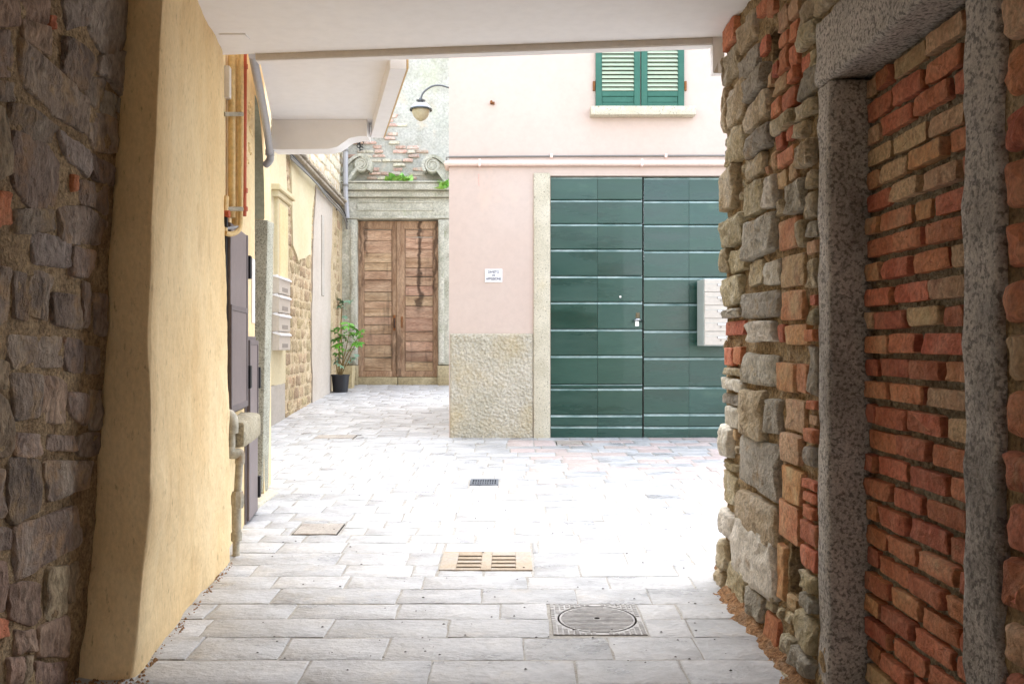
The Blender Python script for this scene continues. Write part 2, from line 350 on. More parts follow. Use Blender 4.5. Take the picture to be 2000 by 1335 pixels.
# portal and back wall
M['portal'] = surf('mossy_green_grey_stone', [lin(176, 175, 156), lin(204, 202, 186), lin(220, 217, 202)], 3.2, bump=.6, bscale=36, bdist=.012, fine=.28,
                  stain=[(lin(118, 106, 87), 3.6, .56, .75, (1, 1, .6)), (lin(144, 159, 101), 5, .6, .5, (1, 1, 1)), (lin(79, 70, 58), 9, .64, .7, (1, 1, .5))])
M['threshold'] = surf('worn_threshold_stone', [lin(176, 160, 124), lin(196, 182, 148)], 3, bump=.5, fine=.25, stain=[(lin(120, 104, 78), 4, .6, .5, (1, 1, 1))])
M['wood'] = surf('weathered_brown_wood', [lin(160, 126, 98), lin(196, 162, 132), lin(214, 184, 154)], 5, bump=.6, bscale=40, bdist=.008, fine=.3, var=.14, hue=.015, stretch=(.35, 1, 2.6), rough=.8,
                  stain=[(lin(56, 39, 30), 2.4, .56, .6, (3.4, 1, .5), 1), (lin(183, 139, 106), 4, .62, .35, (1, 1, 2))])
M['wood_frame'] = surf('weathered_door_frame_wood', [lin(158, 124, 96), lin(200, 168, 138)], 5, bump=.5, bscale=40, bdist=.008, fine=.3, stretch=(2, 1, .4), var=.1,
                  stain=[(lin(63, 43, 34), 2.2, .58, .8, (3.4, 1, .5), 1)])
M['wood_stain'] = surf('dark_water_stain', [lin(46, 32, 26), lin(70, 50, 38)], 8, bump=.3, fine=.3)
M['oldwall'] = surf('whitewashed_old_plaster', [lin(170, 168, 154), lin(196, 194, 184), lin(184, 184, 172)], 2.0, bump=.7, bscale=26, bdist=.02, fine=.2,
                  stain=[(lin(170, 172, 142), 1.6, .56, .7, (1, 1, .6)), (lin(212, 190, 160), 2.6, .58, .5, (1, 1, 1)), (lin(120, 122, 100), 8, .66, .6, (1, 1, .6))])
M['oldstone'] = surf('weathered_wall_stone', [lin(206, 196, 172), lin(228, 220, 202)], 4, bump=.6, bscale=34, bdist=.015, fine=.25, var=.12, hue=.02)
M['alley_stone'] = surf('tan_alley_rubble', [lin(172, 147, 111), lin(196, 175, 141)], 6, bump=.8, bscale=40, bdist=.018, fine=.35, var=.16, hue=.015)
M['alley_mortar'] = surf('tan_alley_mortar', [lin(200, 176, 138), lin(216, 198, 166)], 5, bump=.8, bscale=50, bdist=.015, fine=.3)
M['eave'] = surf('weathered_eave_tile', [lin(178, 166, 148), lin(208, 198, 182)], 6, bump=.6, fine=.35, var=.2)
M['dado'] = surf('grey_dado_paint', [lin(176, 168, 156), lin(190, 182, 172)], 2, bump=.2, fine=.12)
# pipes, doors of the left wall
M['ypipe'] = surf('yellow_painted_pipe', [lin(222, 188, 128), lin(236, 206, 150)], 5, rough=.5, bump=.2, fine=.18, stain=[(lin(130, 88, 50), 14, .66, .8, (1, 1, 1))])
M['opipe'] = surf('orange_red_pipe', [lin(180, 84, 56), lin(196, 104, 74)], 5, rough=.45, bump=.1, fine=.1)
M['gpipe'] = flat('grey_plastic_pipe', lin(176, 176, 180), .4)
M['oldpipe'] = surf('stained_galvanised_pipe', [lin(178, 170, 150), lin(200, 192, 174)], 8, rough=.55, bump=.3, fine=.25, metal=.15, stain=[(lin(128, 96, 62), 7, .55, .75, (1, 1, 1))])
M['mdoor'] = surf('mauve_grey_metal_door', [lin(120, 108, 106), lin(136, 124, 122)], 2, rough=.5, bump=.06, fine=.06, stain=[(lin(160, 150, 146), 5, .72, .4, (1, 1, 1))])
M['mdoor_frame'] = flat('mauve_grey_door_frame', lin(112, 102, 102), .5)
M['black'] = flat('black_iron', lin(34, 32, 34), .5)
M['blockstone'] = surf('yellowish_grey_sill_stone', [lin(178, 166, 140), lin(198, 188, 164)], 6, bump=.8, bscale=50, bdist=.012, fine=.3, stain=[(lin(140, 112, 76), 6, .6, .6, (1, 1, 1))])
M['paper'] = flat('white_notice_panel', lin(232, 228, 224), .5)
M['arch_plaster'] = surf('grey_green_arch_plaster', [lin(168, 172, 152), lin(188, 190, 170)], 3, bump=.3, fine=.15)
M['lampmetal'] = flat('grey_lamp_metal', lin(112, 116, 118), .35, .5, .3)
M['lampwhite'] = flat('white_enamel_lamp_shade', lin(166, 172, 182), .3)
M['lampdark'] = flat('dark_lamp_rim', lin(78, 84, 80), .4)
M['lampglass'] = surf('yellowed_opal_lamp_bowl', [lin(186, 176, 140), lin(204, 198, 172)], 8, rough=.25, bump=0, fine=.08)
M['pot'] = flat('black_plastic_pot', lin(38, 38, 42), .45)
M['potsoil'] = surf('potting_soil', [lin(60, 44, 32), lin(90, 68, 50)], 20, bump=.8, fine=.4)
M['planter'] = surf('old_stone_planter', [lin(190, 172, 132), lin(206, 190, 152)], 6, bump=.5, fine=.25)
M['stem'] = surf('plant_stem', [lin(120, 96, 62), lin(146, 128, 80)], 8, bump=.3, fine=.2)
def leafmat(name, a, b):
    m = surf(name, [a, b], 4, rough=.4, bump=.1, fine=.08, var=.22, hue=.02, spec=.5)
    bs = m.node_tree.nodes['Principled BSDF']; bs.inputs['Transmission Weight'].default_value = 0.0
    bs.inputs['Subsurface Weight'].default_value = 0.12; bs.inputs['Subsurface Radius'].default_value = (.01, .02, .004); return m
M['leaf'] = leafmat('fresh_green_leaf', lin(62, 132, 30), lin(104, 172, 52))
M['leaf_blue'] = leafmat('blue_green_leaf', lin(104, 148, 118), lin(146, 180, 150))
M['weed'] = leafmat('pale_weed_leaf', lin(110, 170, 64), lin(150, 196, 96))
M['litter'] = flat('dry_leaf', lin(70, 60, 54), .8)

# ------------------------------------------------------------------ ground and pavement
def gsheet(x0, x1, y0, y1, off): return [(x0, y0, gz(y0) + off), (x1, y0, gz(y0) + off), (x1, y1, gz(y1) + off), (x0, y1, gz(y1) + off)]
tag(mesh('ground', gsheet(-60, 60, -40, 90, -.03), [(0, 1, 2, 3)], M['ground']), 'sloping street ground under the pavement', kind='structure')
pav = mesh('pavement', gsheet(-3.2, 3.2, -6.5, 16.2, 0.0118), [(0, 1, 2, 3)], M['joint'], at=(0, 0, 0))
tag(pav, 'pale stone pavement of the passage and alley', kind='structure')

def rect_g(px0, px1, py0, py1):
    y1, y0 = gy(py0), gy(py1); a, b = G(px0, py1).x, G(px1, py1).x
    return [a, b, y0, y1]
man = G(1166, 1215); MR = 0.162
R_MAN = [man.x - .2, man.x + .19, man.y - .19, man.y + .19]
R_DRAIN = rect_g(857, 1040, 1083, 1119)
R_GRATE = rect_g(917, 973, 940, 951)
R_COV = rect_g(568, 658, 1027, 1049)
R_COV2 = rect_g(612, 690, 852, 859)
R_COV3 = rect_g(1087, 1140, 864, 871)
HOLES = [R_MAN, R_DRAIN, R_GRATE, R_COV, R_COV2, R_COV3]
def minus(r, h):
    x0, x1, y0, y1 = r; a, b, c, d = h
    if a >= x1 or b <= x0 or c >= y1 or d <= y0: return [r]
    out = []
    if a - x0 > .025: out.append([x0, a - .006, y0, y1])
    if x1 - b > .025: out.append([b + .006, x1, y0, y1])
    xa, xb = max(x0, a), min(x1, b)
    if c - y0 > .025: out.append([xa, xb, y0, c - .006])
    if y1 - d > .025: out.append([xa, xb, d + .006, y1])
    return out
rects = []
y = -1.0; k = 0
while y < 16.1:
    h = random.uniform(.19, .25) if y < 5.2 else random.uniform(.17, .22)
    x = -3.1 + random.uniform(0, .3)
    xr = 3.0 if y < 9.4 else -.5
    while x < xr:
        w = random.uniform(.3, .6) if y < 5.2 else random.uniform(.22, .38)
        rs = [[x, min(x + w, xr + .2), y, y + h]]
        for hh in HOLES: rs = [q for r in rs for q in minus(r, hh)]
        for q in rs:
            if q[1] - q[0] > .03 and q[3] - q[2] > .03: rects.append(q)
        x += w
    y += h
def paver_geo(r):
    x0, x1, y0, y1 = r; g = .0045 if y0 < 5.2 else .006
    j = lambda: random.uniform(-.004, .004)
    t = random.uniform(-.0015, .0015); tx, ty = random.uniform(-.004, .004), random.uniform(-.006, .006)
    c = [(x0 + g + j(), y0 + g + j()), (x1 - g + j(), y0 + g + j()), (x1 - g + j(), y1 - g + j()), (x0 + g + j(), y1 - g + j())]
    # twelve outline points so that the arris is not ruler-straight
    ol = []
    for i in range(4):
        a, b = c[i], c[(i + 1) % 4]
        for q in (0, .33, .67):
            jj = 0 if q == 0 else .0035
            ol.append((a[0] + (b[0] - a[0]) * q + random.uniform(-jj, jj), a[1] + (b[1] - a[1]) * q + random.uniform(-jj, jj)))
    mx, my = (x0 + x1) / 2, (y0 + y1) / 2; vs = []
    top = lambda u, v, e: gz(v) + .0165 + t + tx * (u - mx) + ty * (v - my) - e + .003 * fbm((u, v, 0), 11)
    for (u, v) in ol: vs.append((u, v, gz(v) - .004))
    for (u, v) in ol: vs.append((u, v, top(u, v, .0035)))
    for (u, v) in ol:
        du, dv = mx - u, my - v; vs.append((u + math.copysign(min(.006, abs(du) * .5), du), v + math.copysign(min(.006, abs(dv) * .5), dv), top(u, v, 0)))
    vs.append((mx, my, top(mx, my, -.001)))
    n = 12; fs = []
    for q in range(2):
        for i in range(n):
            i2 = (i + 1) % n; fs.append((q * n + i, q * n + i2, (q + 1) * n + i2, (q + 1) * n + i))
    fs += [(2 * n + i, 2 * n + (i + 1) % n, 3 * n) for i in range(n)]
    return vs, fs
def seen(r):
    yy = (r[2] + r[3]) / 2
    if yy < 3.15: return 0
    px0, px1 = 1000 + r[0] * F / yy, 1000 + r[1] * F / yy
    lo = max(px0, 300 if yy < 5 else 470); hi = min(px1, 1500 if yy < 5 else 1420)
    return max(0, hi - lo) * HC * F / yy * (r[3] - r[2]) / yy
rects.sort(key=lambda r: -seen(r))
far, farp = MB(), MB()
for i, r in enumerate(rects):
    vs, fs = paver_geo(r); pinkish = r[2] > 6.0 and r[0] > -.1 and random.random() < .5
    if i < 290: mesh('paving_stone', vs, fs, M['paver_pink' if pinkish else 'paver'], pav, 30)
    else: (farp if pinkish else far).add(vs, fs)
tag(far.build('paving', M['paver'], pav, 30), kind='stuff'); tag(farp.build('paving', M['paver_pink'], pav, 30), kind='stuff')

GW = lambda u, v, d: Vector((u, v, gz(v) + d))                 # frame on the sloping street
# round manhole cover in its square checkered frame
t = thing('manhole_cover', 'round ribbed iron manhole cover set in a square studded frame', 'manhole cover', (man.x, man.y, gz(man.y)))
x0, x1, y0, y1 = R_MAN; cxm, cym = man.x, man.y
b = MB(); n = 40                                                # square plate with a round hole
outer = []
for i in range(n):
    w = 2 * math.pi * i / n; c_, s_ = math.cos(w), math.sin(w); q = 1 / max(abs(c_), abs(s_))
    outer.append((max(x0, min(x1, cxm + c_ * q * .195)), max(y0, min(y1, cym + s_ * q * .19))))
vs = [GW(u, v, .0165) for u, v in outer] + [GW(cxm + (MR + .009) * math.cos(2 * math.pi * i / n), cym + (MR + .009) * math.sin(2 * math.pi * i / n), .0165) for i in range(n)]
vs += [GW(u, v, 0) for u, v in outer] + [GW(cxm + (MR + .009) * math.cos(2 * math.pi * i / n), cym + (MR + .009) * math.sin(2 * math.pi * i / n), 0.004) for i in range(n)]
fs = []
for i in range(n):
    j = (i + 1) % n; fs += [(i, j, n + j, n + i), (i, 2 * n + i, 2 * n + j, j), (n + i, n + j, 3 * n + j, 3 * n + i)]
mesh('frame', vs, fs, M['iron'], t)
b = MB()
for i in range(17):
    for j in range(16):
        u, v = x0 + .012 + (x1 - x0 - .024) * i / 16, y0 + .012 + (y1 - y0 - .024) * j / 15
        if math.hypot(u - cxm, v - cym) > MR + .018: b.box(GW, u - .0085, u + .0085, v - .0085, v + .0085, .0155, .0195, .002)
tag(b.build('studs', M['iron'], t), kind='stuff')
b = MB().add([GW(cxm + (MR + .0085) * math.cos(2 * math.pi * i / n), cym + (MR + .0085) * math.sin(2 * math.pi * i / n), .0130) for i in range(n)], [tuple(range(n))])
b.build('seat', M['void'], t)
lid = MB().add([GW(cxm + MR * math.cos(2 * math.pi * i / n), cym + MR * math.sin(2 * math.pi * i / n), h) for h in (.0133, .0165) for i in range(n)],
         [tuple(range(n, 2 * n))] + [(i, (i + 1) % n, n + (i + 1) % n, n + i) for i in range(n)]).build('lid', M['iron'], t)
b = MB()
for i in range(-9, 10):
    o_ = i * .0165; hl = math.sqrt(max(0, (MR - .008) ** 2 - o_ * o_))
    if hl > .02:
        for s0, s1 in ([(-hl, hl)] if abs(o_) > .016 else [(-hl, -.016), (.016, hl)]):
            b.box(GW, cxm + s0, cxm + s1, cym + o_ - .0048, cym + o_ + .0048, .016, .0192, .0015)
tag(b.build('ribs', M['iron'], lid), kind='stuff')
b = MB().add([GW(cxm + .012 * math.cos(2 * math.pi * i / 14), cym + .012 * math.sin(2 * math.pi * i / 14), .0196) for i in range(14)], [tuple(range(14))])
b.build('key_hole', M['void'], lid)
# big drain with eight slots
x0, x1, y0, y1 = R_DRAIN
t = thing('street_drain', 'rust tinted drain slab with two rows of four slots in the pavement', 'drain', ((x0 + x1) / 2, (y0 + y1) / 2, gz(y0)))
MB().box(GW, x0 + .01, x1 - .01, y0 + .01, y1 - .01, -.002, .0128, .001).build('pit', M['void'], t)
b = MB(); us = [x0, x0 + .085, (x0 + x1) / 2 - .027, (x0 + x1) / 2 + .027, x1 - .085, x1]
for (a, c) in ((0, 1), (2, 3), (4, 5)): b.box(GW, us[a], us[c], y0, y1, .004, .0195, .002)
m_ = .035; hs_ = (y1 - y0 - 2 * m_) / 4
for (a, c) in ((1, 2), (3, 4)):
    yy = y0
    for i in range(5):
        ye = y0 + m_ + hs_ * i if i < 4 else y1
        if i == 0: ye = y0 + m_
        e0 = yy
        b.box(GW, us[a], us[c], e0, (ye if i == 0 else (y0 + m_ + hs_ * i - .0 if i < 4 else y1)), .004, .019, .003)
        yy = (y0 + m_ + hs_ * i) + .026
b.build('slab', M['drain'], t)
# small iron grate
x0, x1, y0, y1 = R_GRATE
t = thing('small_grate', 'small dark iron drain grate in front of the rough plinth', 'drain grate', ((x0 + x1) / 2, y0, gz(y0)))
MB().box(GW, x0, x1, y0, y1, 0, .0128, .001).build('pit', M['void'], t)
b = MB()
for (a, c, d, e) in ((x0, x1, y0, y0 + .02), (x0, x1, y1 - .02, y1), (x0, x0 + .02, y0 + .02, y1 - .02), (x1 - .02, x1, y0 + .02, y1 - .02)): b.box(GW, a, c, d, e, .004, .022, .002)
b.build('frame', M['dark_iron'], t)
for i in range(9):
    u = x0 + .025 + (x1 - x0 - .05) * (i + .5) / 9
    MB().box(GW, u - .006, u + .006, y0 + .02, y1 - .02, .006, .021, .002).build('grate_bar', M['dark_iron'], t)
MB().box(GW, x0 + .02, x1 - .02, (y0 + y1) / 2 - .008, (y0 + y1) / 2 + .008, .006, .019, .002).build('cross_bar', M['dark_iron'], t)
# inspection covers
for r, lab in ((R_COV, 'square brownish inspection cover near the foot of the rusty gas pipe'), (R_COV2, 'thin rectangular inspection cover at the mouth of the alley'), (R_COV3, 'small rectangular cover in front of the green gate')):
    x0, x1, y0, y1 = r
    t = thing('inspection_cover', lab, 'inspection cover', ((x0 + x1) / 2, (y0 + y1) / 2, gz(y0)), 'inspection covers in the pavement')
    MB().box(GW, x0, x1, y0, y1, 0, .0128, .001).build('recess', M['void'], t)
    MB().box(GW, x0 + .008, x1 - .008, y0 + .012, y1 - .006, .004, .019, .002).build('lid', M['cover'], t)

# ------------------------------------------------------------------ left stone wall of the passage
def xl(z): return -1.42 - (2.75 - z) * .062
LWF = lambda u, v, d: Vector((xl(v) + d, u, v))                # u = Y, v = Z, d out of the wall
def to_left(px, py):
    X = -1.5
    for _ in range(6):
        Y = X * F / (px - CX); z = HC - (py - HY) * Y / F; X = xl(z)
    return (Y, z)
lw = thing('left_stone_wall', 'dark slate rubble wall with sandy mortar at the left edge', 'stone wall', (-1.55, 2.2, 0))
def mort(u, v, W, amp, o): return W(u, v, amp * .9 + amp * fbm((u, v, 0), 9, o) + amp * .5 * fbm((u, v, 3), 33, o))
vs, fs = grid(lambda a, c: mort(-1.5 + a * 4.92, -.1 + c * 3.1, LWF, .009, 2), 190, 130); v2, f2 = grid(lambda a, c: mort(-6.2 + a * 4.7, -.4 + c * 3.4, LWF, .009, 2), 30, 20); b0 = len(vs); vs += v2; fs += [tuple(i + b0 for i in f) for f in f2]
mesh('mortar', vs, fs, M['mortar_left'], lw, None)
vs, fs = fbox(WW, -2.3, -1.74, -6.2, 3.42, -.4, 3.0, .01); mesh('core', vs, fs, M['mortar_left'], lw)
A = lambda pts, ox, oy, s: [(ox + a / s, oy + c / s) for a, c in pts]
Z1 = [('g', [(100,225),(340,420),(490,580),(465,770),(290,665),(110,490)]), ('l', [(340,0),(500,0),(480,150),(370,180)]), ('l', [(510,0),(720,0),(715,260),(600,330),(490,170)]),
 ('g', [(350,210),(460,260),(545,390),(450,530),(330,400)]), ('l', [(560,330),(720,300),(725,590),(640,510),(550,430)]), ('d', [(470,440),(600,450),(540,640),(480,560)]),
 ('l', [(600,520),(725,620),(700,700),(560,640)]), ('d', [(490,620),(660,700),(660,880),(530,870),(470,740)]), ('d', [(30,600),(200,640),(310,740),(260,830),(130,800),(40,700)]),
 ('l', [(310,750),(440,830),(500,900),(490,1030),(370,930)]), ('d', [(60,760),(260,850),(320,960),(290,1190),(150,1200),(50,1050)]), ('d', [(510,890),(630,960),(630,1080),(520,1040)]),
 ('d', [(440,1040),(610,1090),(600,1250),(450,1180)]), ('d', [(320,1200),(480,1200),(590,1290),(560,1415),(330,1400)]), ('b', [(90,0),(260,0),(250,150),(130,130)]),
 ('g', [(-60,170),(40,180),(45,440),(-60,440)]), ('b', [(-80,0),(70,0),(80,150),(-80,150)]), ('b', [(100,110),(250,160),(260,330),(110,220)]), ('g', [(-60,460),(50,480),(40,590),(-60,580)]),
 ('b', [(-70,600),(20,640),(40,1000),(-60,1050)]), ('r', [(262,90),(305,100),(300,172),(262,155)]), ('r', [(390,1010),(427,1020),(427,1100),(390,1112)]), ('r', [(-40,1110),(40,1120),(50,1300),(-40,1320)]),
 ('d', [(60,1215),(280,1215),(300,1330),(60,1350)])]
Z2 = [('l', [(170,10),(380,60),(370,215),(170,190)]), ('d', [(390,90),(540,120),(500,270),(390,260)]), ('d', [(150,240),(290,270),(270,400),(250,520),(150,490)]), ('d', [(40,240),(130,260),(130,520),(50,500)]),
 ('g', [(280,360),(440,380),(450,570),(280,540)]), ('d', [(515,370),(600,380),(590,610),(530,590)]), ('d', [(30,600),(340,610),(330,790),(40,800)]), ('g', [(350,620),(470,640),(460,820),(350,800)]),
 ('d', [(480,670),(560,680),(560,830),(480,830)]), ('d', [(40,830),(230,840),(210,1080),(60,1100)]), ('b', [(240,850),(360,860),(350,1110),(220,1100)]), ('g', [(370,940),(480,950),(480,1130),(380,1070)]),
 ('d', [(500,920),(570,930),(560,1150),(500,1150)]), ('d', [(60,1170),(210,1180),(210,1300),(60,1310)]), ('g', [(260,1180),(420,1190),(420,1280),(250,1280)]), ('d', [(430,1190),(560,1170),(560,1290),(430,1300)]),
 ('b', [(-60,940),(40,1000),(50,1290),(-60,1300)]), ('b', [(-60,730),(20,760),(20,920),(-60,930)]), ('g', [(-50,200),(28,220),(28,500),(-50,560)]), ('d', [(455,300),(505,310),(505,560),(460,560)])]
Z3 = [('d', [(20,50),(200,60),(190,340),(60,420),(20,390)]), ('g', [(230,60),(510,60),(480,210),(330,270),(250,290)]), ('d', [(60,430),(420,310),(440,540),(280,620),(80,740)]), ('b', [(250,680),(370,660),(350,920),(280,990),(230,950)]),
 ('b', [(380,660),(430,630),(400,860),(370,870)]), ('b', [(20,780),(200,760),(210,950),(160,1000),(30,960)]), ('b', [(60,1020),(180,1020),(170,1150),(60,1170)]), ('b', [(200,1010),(370,940),(360,1180),(200,1180)]),
 ('b', [(120,1180),(170,1170),(160,1330),(110,1335)]), ('b', [(190,1200),(370,1200),(370,1330),(190,1340)]), ('d', [(-60,440),(40,450),(40,560),(-60,590)]), ('b', [(20,1185),(105,1180),(100,1335),(20,1335)]),
 ('d', [(-70,100),(5,110),(5,380),(-70,400)]), ('b', [(-70,620),(5,640),(5,900),(-70,930)]), ('r', [(-50,960),(20,975),(22,1060),(-50,1080)])]
TONE = {'g': 'slate', 'd': 'slate', 'l': 'slate_light', 'b': 'slate_brown', 'r': 'brick_red'}
for pts, oy, s in ((Z1, 0, 2.967), (Z2, 450, 2.967), (Z3, 880, 2.933)):
    for tone, poly in pts:
        uv = [to_left(px, py) for px, py in A(poly, 0, oy, s)]
        sub = []
        for i in range(len(uv)):
            a, c = uv[i], uv[(i + 1) % len(uv)]; L_ = math.hypot(a[0] - c[0], a[1] - c[1]); sub.append(a)
            mjit = min(.009, .07 * L_); sub.append(((a[0] + c[0]) / 2 + random.uniform(-mjit, mjit), (a[1] + c[1]) / 2 + random.uniform(-mjit, mjit)))
        pcx = sum(p[0] for p in sub) / len(sub); pcy = sum(p[1] for p in sub) / len(sub)
        poly2 = chaikin([(pcx + (p[0] - pcx) * 1.08, pcy + (p[1] - pcy) * 1.08) for p in sub], .16)
        vs, fs = block_geo(poly2, LWF, random.uniform(.014, .026), .03, .013, .25, 15, .07, random.random() * 50, hi=True)
        mesh('stone' if tone != 'r' else 'brick', vs, fs, M[TONE[tone]], lw, 48)
# stones of the same wall nearer than the frame edge
for i in range(9):
    v = .12 + i * .3; u = 2.36
    while u > 1.2:
        w = random.uniform(.16, .3)
        vs, fs = block_geo(chaikin(quad_poly(u - w + .02, u, v, v + .26, .05), .2), LWF, .025, .03, .013, .5, 17, .12, random.random() * 50, hi=True)
        mesh('stone', vs, fs, M[random.choice(['slate', 'slate', 'slate_brown'])], lw, 28); u -= w

# ------------------------------------------------------------------ yellow plastered wall
yw = thing('yellow_wall', 'ochre yellow plastered wall with a rounded corner beside the dark stones', 'plastered wall', (-1.4, 4.1, 0.15))
def corner_x(z):
    px = 266 + (300 - 266) * min(1, max(0, (z - .1) / .7)) + 24 * max(0, (z - 1.5) / 1.1) ** 1.3
    return (px - 1000) / F * 3.31
def end_x(z): return -1.488 - .04 * (z - .2) / 2.5
def yellow(a, c):
    z = -.05 + c * 3.0
    Xc, Yc = corner_x(z) + .010 * nz((0, 0, z), 3.2, 4), 3.31
    Xs = xl(z) - .05 - (.03 if z < .5 else 0); Ys = 3.405 + .012 * nz((0, 0, z), 5, 9)
    Xe, Ye = end_x(z), 4.86
    foot = max(0, .42 - z) / .42
    if a < .38:                                                 # dark cheek facing the camera
        s = a / .38; p = Vector((Xs + (Xc - Xs) * s, Ys + (Yc - Ys) * s - .05 * math.sin(s * math.pi) * (.5 + foot), z)); nrm = Vector((-.1, -1, 0))
        p.x -= .05 * foot * (1 - s)
    elif a < .94:
        s = (a - .38) / .56; p = Vector((Xc + (Xe - Xc) * s, Yc + (Ye - Yc) * s, z)); p.x -= .018 * math.sin(s * math.pi); nrm = Vector((1, 0, 0))
    else:
        s = (a - .94) / .06; p = Vector((Xe - .35 * s, Ye, z)); nrm = Vector((0, 1, 0))
    # ease the arris
    e = abs(a - .38)
    if e < .035: p += Vector((-1, .6, 0)) * .014 * (1 - e / .035) ** 2
    k = abs(a - .94)
    if k < .03: p += Vector((-1, -.6, 0)) * .010 * (1 - k / .03) ** 2
    return p + nrm * (.010 * fbm(p, 2.6, 3) + .0035 * fbm(p, 11, 6))
vs, fs = grid(yellow, 110, 120)
mesh('plaster', vs, fs, M['yellow'], yw, None)
vs, fs = fbox(WW, -2.3, -1.68, 3.43, 4.82, -.1, 3.0, .01); mesh('core', vs, fs, M['yellow'], yw)
# raised ragged lip of plaster where it stops against the stone, and dirt in the crack below
pts = []
for i in range(60):
    z = .1 + i * .047; pts.append(Vector((xl(z) + .012 + .012 * nz((0, 0, z), 9, 3), 3.395 + .01 * nz((0, 0, z), 6, 8), z)))
vs, fs = tube(pts, [.010 + .007 * abs(nz((i, 0, 0), .7, 2)) for i in range(60)], 6); mesh('plaster_edge', vs, fs, M['mortar_left'], yw, None)
b = MB()
for i in range(260):
    s = random.random(); q = random.random()
    if q < .45: u, v = -1.66 + .36 * s, 3.24 + random.uniform(-.03, .05)
    else: u, v = corner_x(.15) + (-1.49 - corner_x(.15)) * s + random.uniform(-.005, .03), 3.3 + 1.56 * s
    r = random.uniform(.004, .013)
    b.add([GW(u + r * random.uniform(.6, 1), v, .012), GW(u, v + r, .012), GW(u - r, v, .012), GW(u, v - r, .012), GW(u, v, .014 + r * .8)], [(0, 1, 4), (1, 2, 4), (2, 3, 4), (3, 0, 4)])
tag(b.build('dirt', M['soil'], None, 20), 'loose dirt along the foot of the yellow wall', 'dirt', kind='stuff')

# ------------------------------------------------------------------ ceiling of the passage
cz = HC + 1.543
ce = thing('passage_ceiling', 'smooth white painted ceiling slab over the passage', 'ceiling', (0, 2, cz))
fy = lambda x: 4.85 + (x + 1.5) * (4.57 - 4.85) / 2.56         # skewed front edge
poly = [(-2.3, -2.4, cz), (1.75, -2.4, cz), (1.75, fy(1.75), cz), (-2.3, fy(-2.3), cz)]
vs, fs = prism(poly, (0, 0, .9)); mesh('slab', vs, fs, M['white'], ce, 30)
xa, xb = (495 - 1000) / F * 4.8, (1390 - 1000) / F * 4.6
def lip(x0, x1, z0, z1, d0, d1, mat, name):
    vs, fs = prism([(x0, fy(x0) + d0, z0), (x1, fy(x1) + d0, z0), (x1, fy(x1) + d1, z0), (x0, fy(x0) + d1, z0)], (0, 0, z1 - z0)); return mesh(name, vs, fs, mat, ce, 30)
lip(xa, xb, cz - .030, cz + .3, .002, .06, M['taupe'], 'edge_lip')
lip(xa, xb, cz - .034, cz - .0305, .012, .075, M['white'], 'lip_soffit')
lip(xb + .002, xb + .058, cz - .175, cz + .2, .005, .065, M['white'], 'edge_stub')
vs, fs = prism([(xb + .006, fy(xb) + .002, cz - .178), (xb + .030, fy(xb) + .002, cz - .115), (xb + .054, fy(xb) + .002, cz - .178)], (0, .004, 0)); mesh('stub_notch', vs, fs, M['taupe'], ce)
q = Vector(((440 - 1000) / F * 4.62, 4.55, cz)); vs, fs = fbox(WW, q.x, q.x + .13, 4.52, 4.60, cz - .006, cz + .002, .001); mesh('cover_plate', vs, fs, M['white'], ce)
q = P(895, 92, 4.74); vs, fs = fbox(WW, q.x - .04, q.x + .02, 4.745, 4.755, cz - .002, cz + .001, .0005); mesh('paint_chip', vs, fs, M['rust'], ce)

rwb = thing('rear_light_block', 'plain plastered wall added behind the viewer to hold back light', 'wall', (0, -6.25, -.3))  # unseen wall, added to keep rear light out of the passage
vs, fs = fbox(WW, -2.3, 1.75, -6.6, -6.21, -.4, 3.2, .01); mesh('plaster', vs, fs, M['yellow_pale'], rwb)
# ------------------------------------------------------------------ white balcony underside beyond the passage
bz = HC + 1.49
bc = thing('white_balcony', 'white underside of a jettied balcony with deep edge beams', 'balcony', (-1.2, 5.7, bz))
nl, nr, fl, fr = Vector((-1.37, 4.93, 0)), Vector((-.57, 4.93, 0)), Vector((-1.72, 6.6, 0)), Vector((-.925, 6.56, 0))
Zv = lambda p, z: Vector((p.x, p.y, z))
vs, fs = prism([Zv(nl, bz + .09), Zv(nr, bz + .09), Zv(fr, bz + .09), Zv(fl, bz + .09)], (0, 0, .5)); mesh('slab', vs, fs, M['white'], bc)
w = Vector((.085, .012, 0))
vs, fs = prism([Zv(nr - w, bz), Zv(nr, bz), Zv(fr, bz), Zv(fr - w, bz)], (0, 0, .0895)); mesh('side_beam', vs, fs, M['white'], bc)
e = Vector((.012, .002, 0)); vs, fs = prism([Zv(nr + e * .1, bz + .005), Zv(nr + e, bz + .005), Zv(fr + e, bz + .005), Zv(fr + e * .1, bz + .005)], (0, 0, .12)); mesh('edge_trim', vs, fs, M['tan'], bc)
Yb = 6.38
prof = [P(748, 266, Yb), P(700, 266, Yb), P(682, 270, Yb), P(670, 279, Yb), P(658, 287, Yb), P(640, 291, Yb), P(540, 292, Yb), P(531, 292, Yb), P(531, 210, Yb), P(748, 210, Yb)]
for p in prof[:7]: p.z += .0
prof = [Vector((min(p.x, fr.x - .088), p.y, min(p.z, bz + .0885) if k > 7 else p.z)) for k, p in enumerate(prof)]
vs, fs = prism(prof, (0, .17, 0)); mesh('end_beam', vs, fs, M['white'], bc, 30)

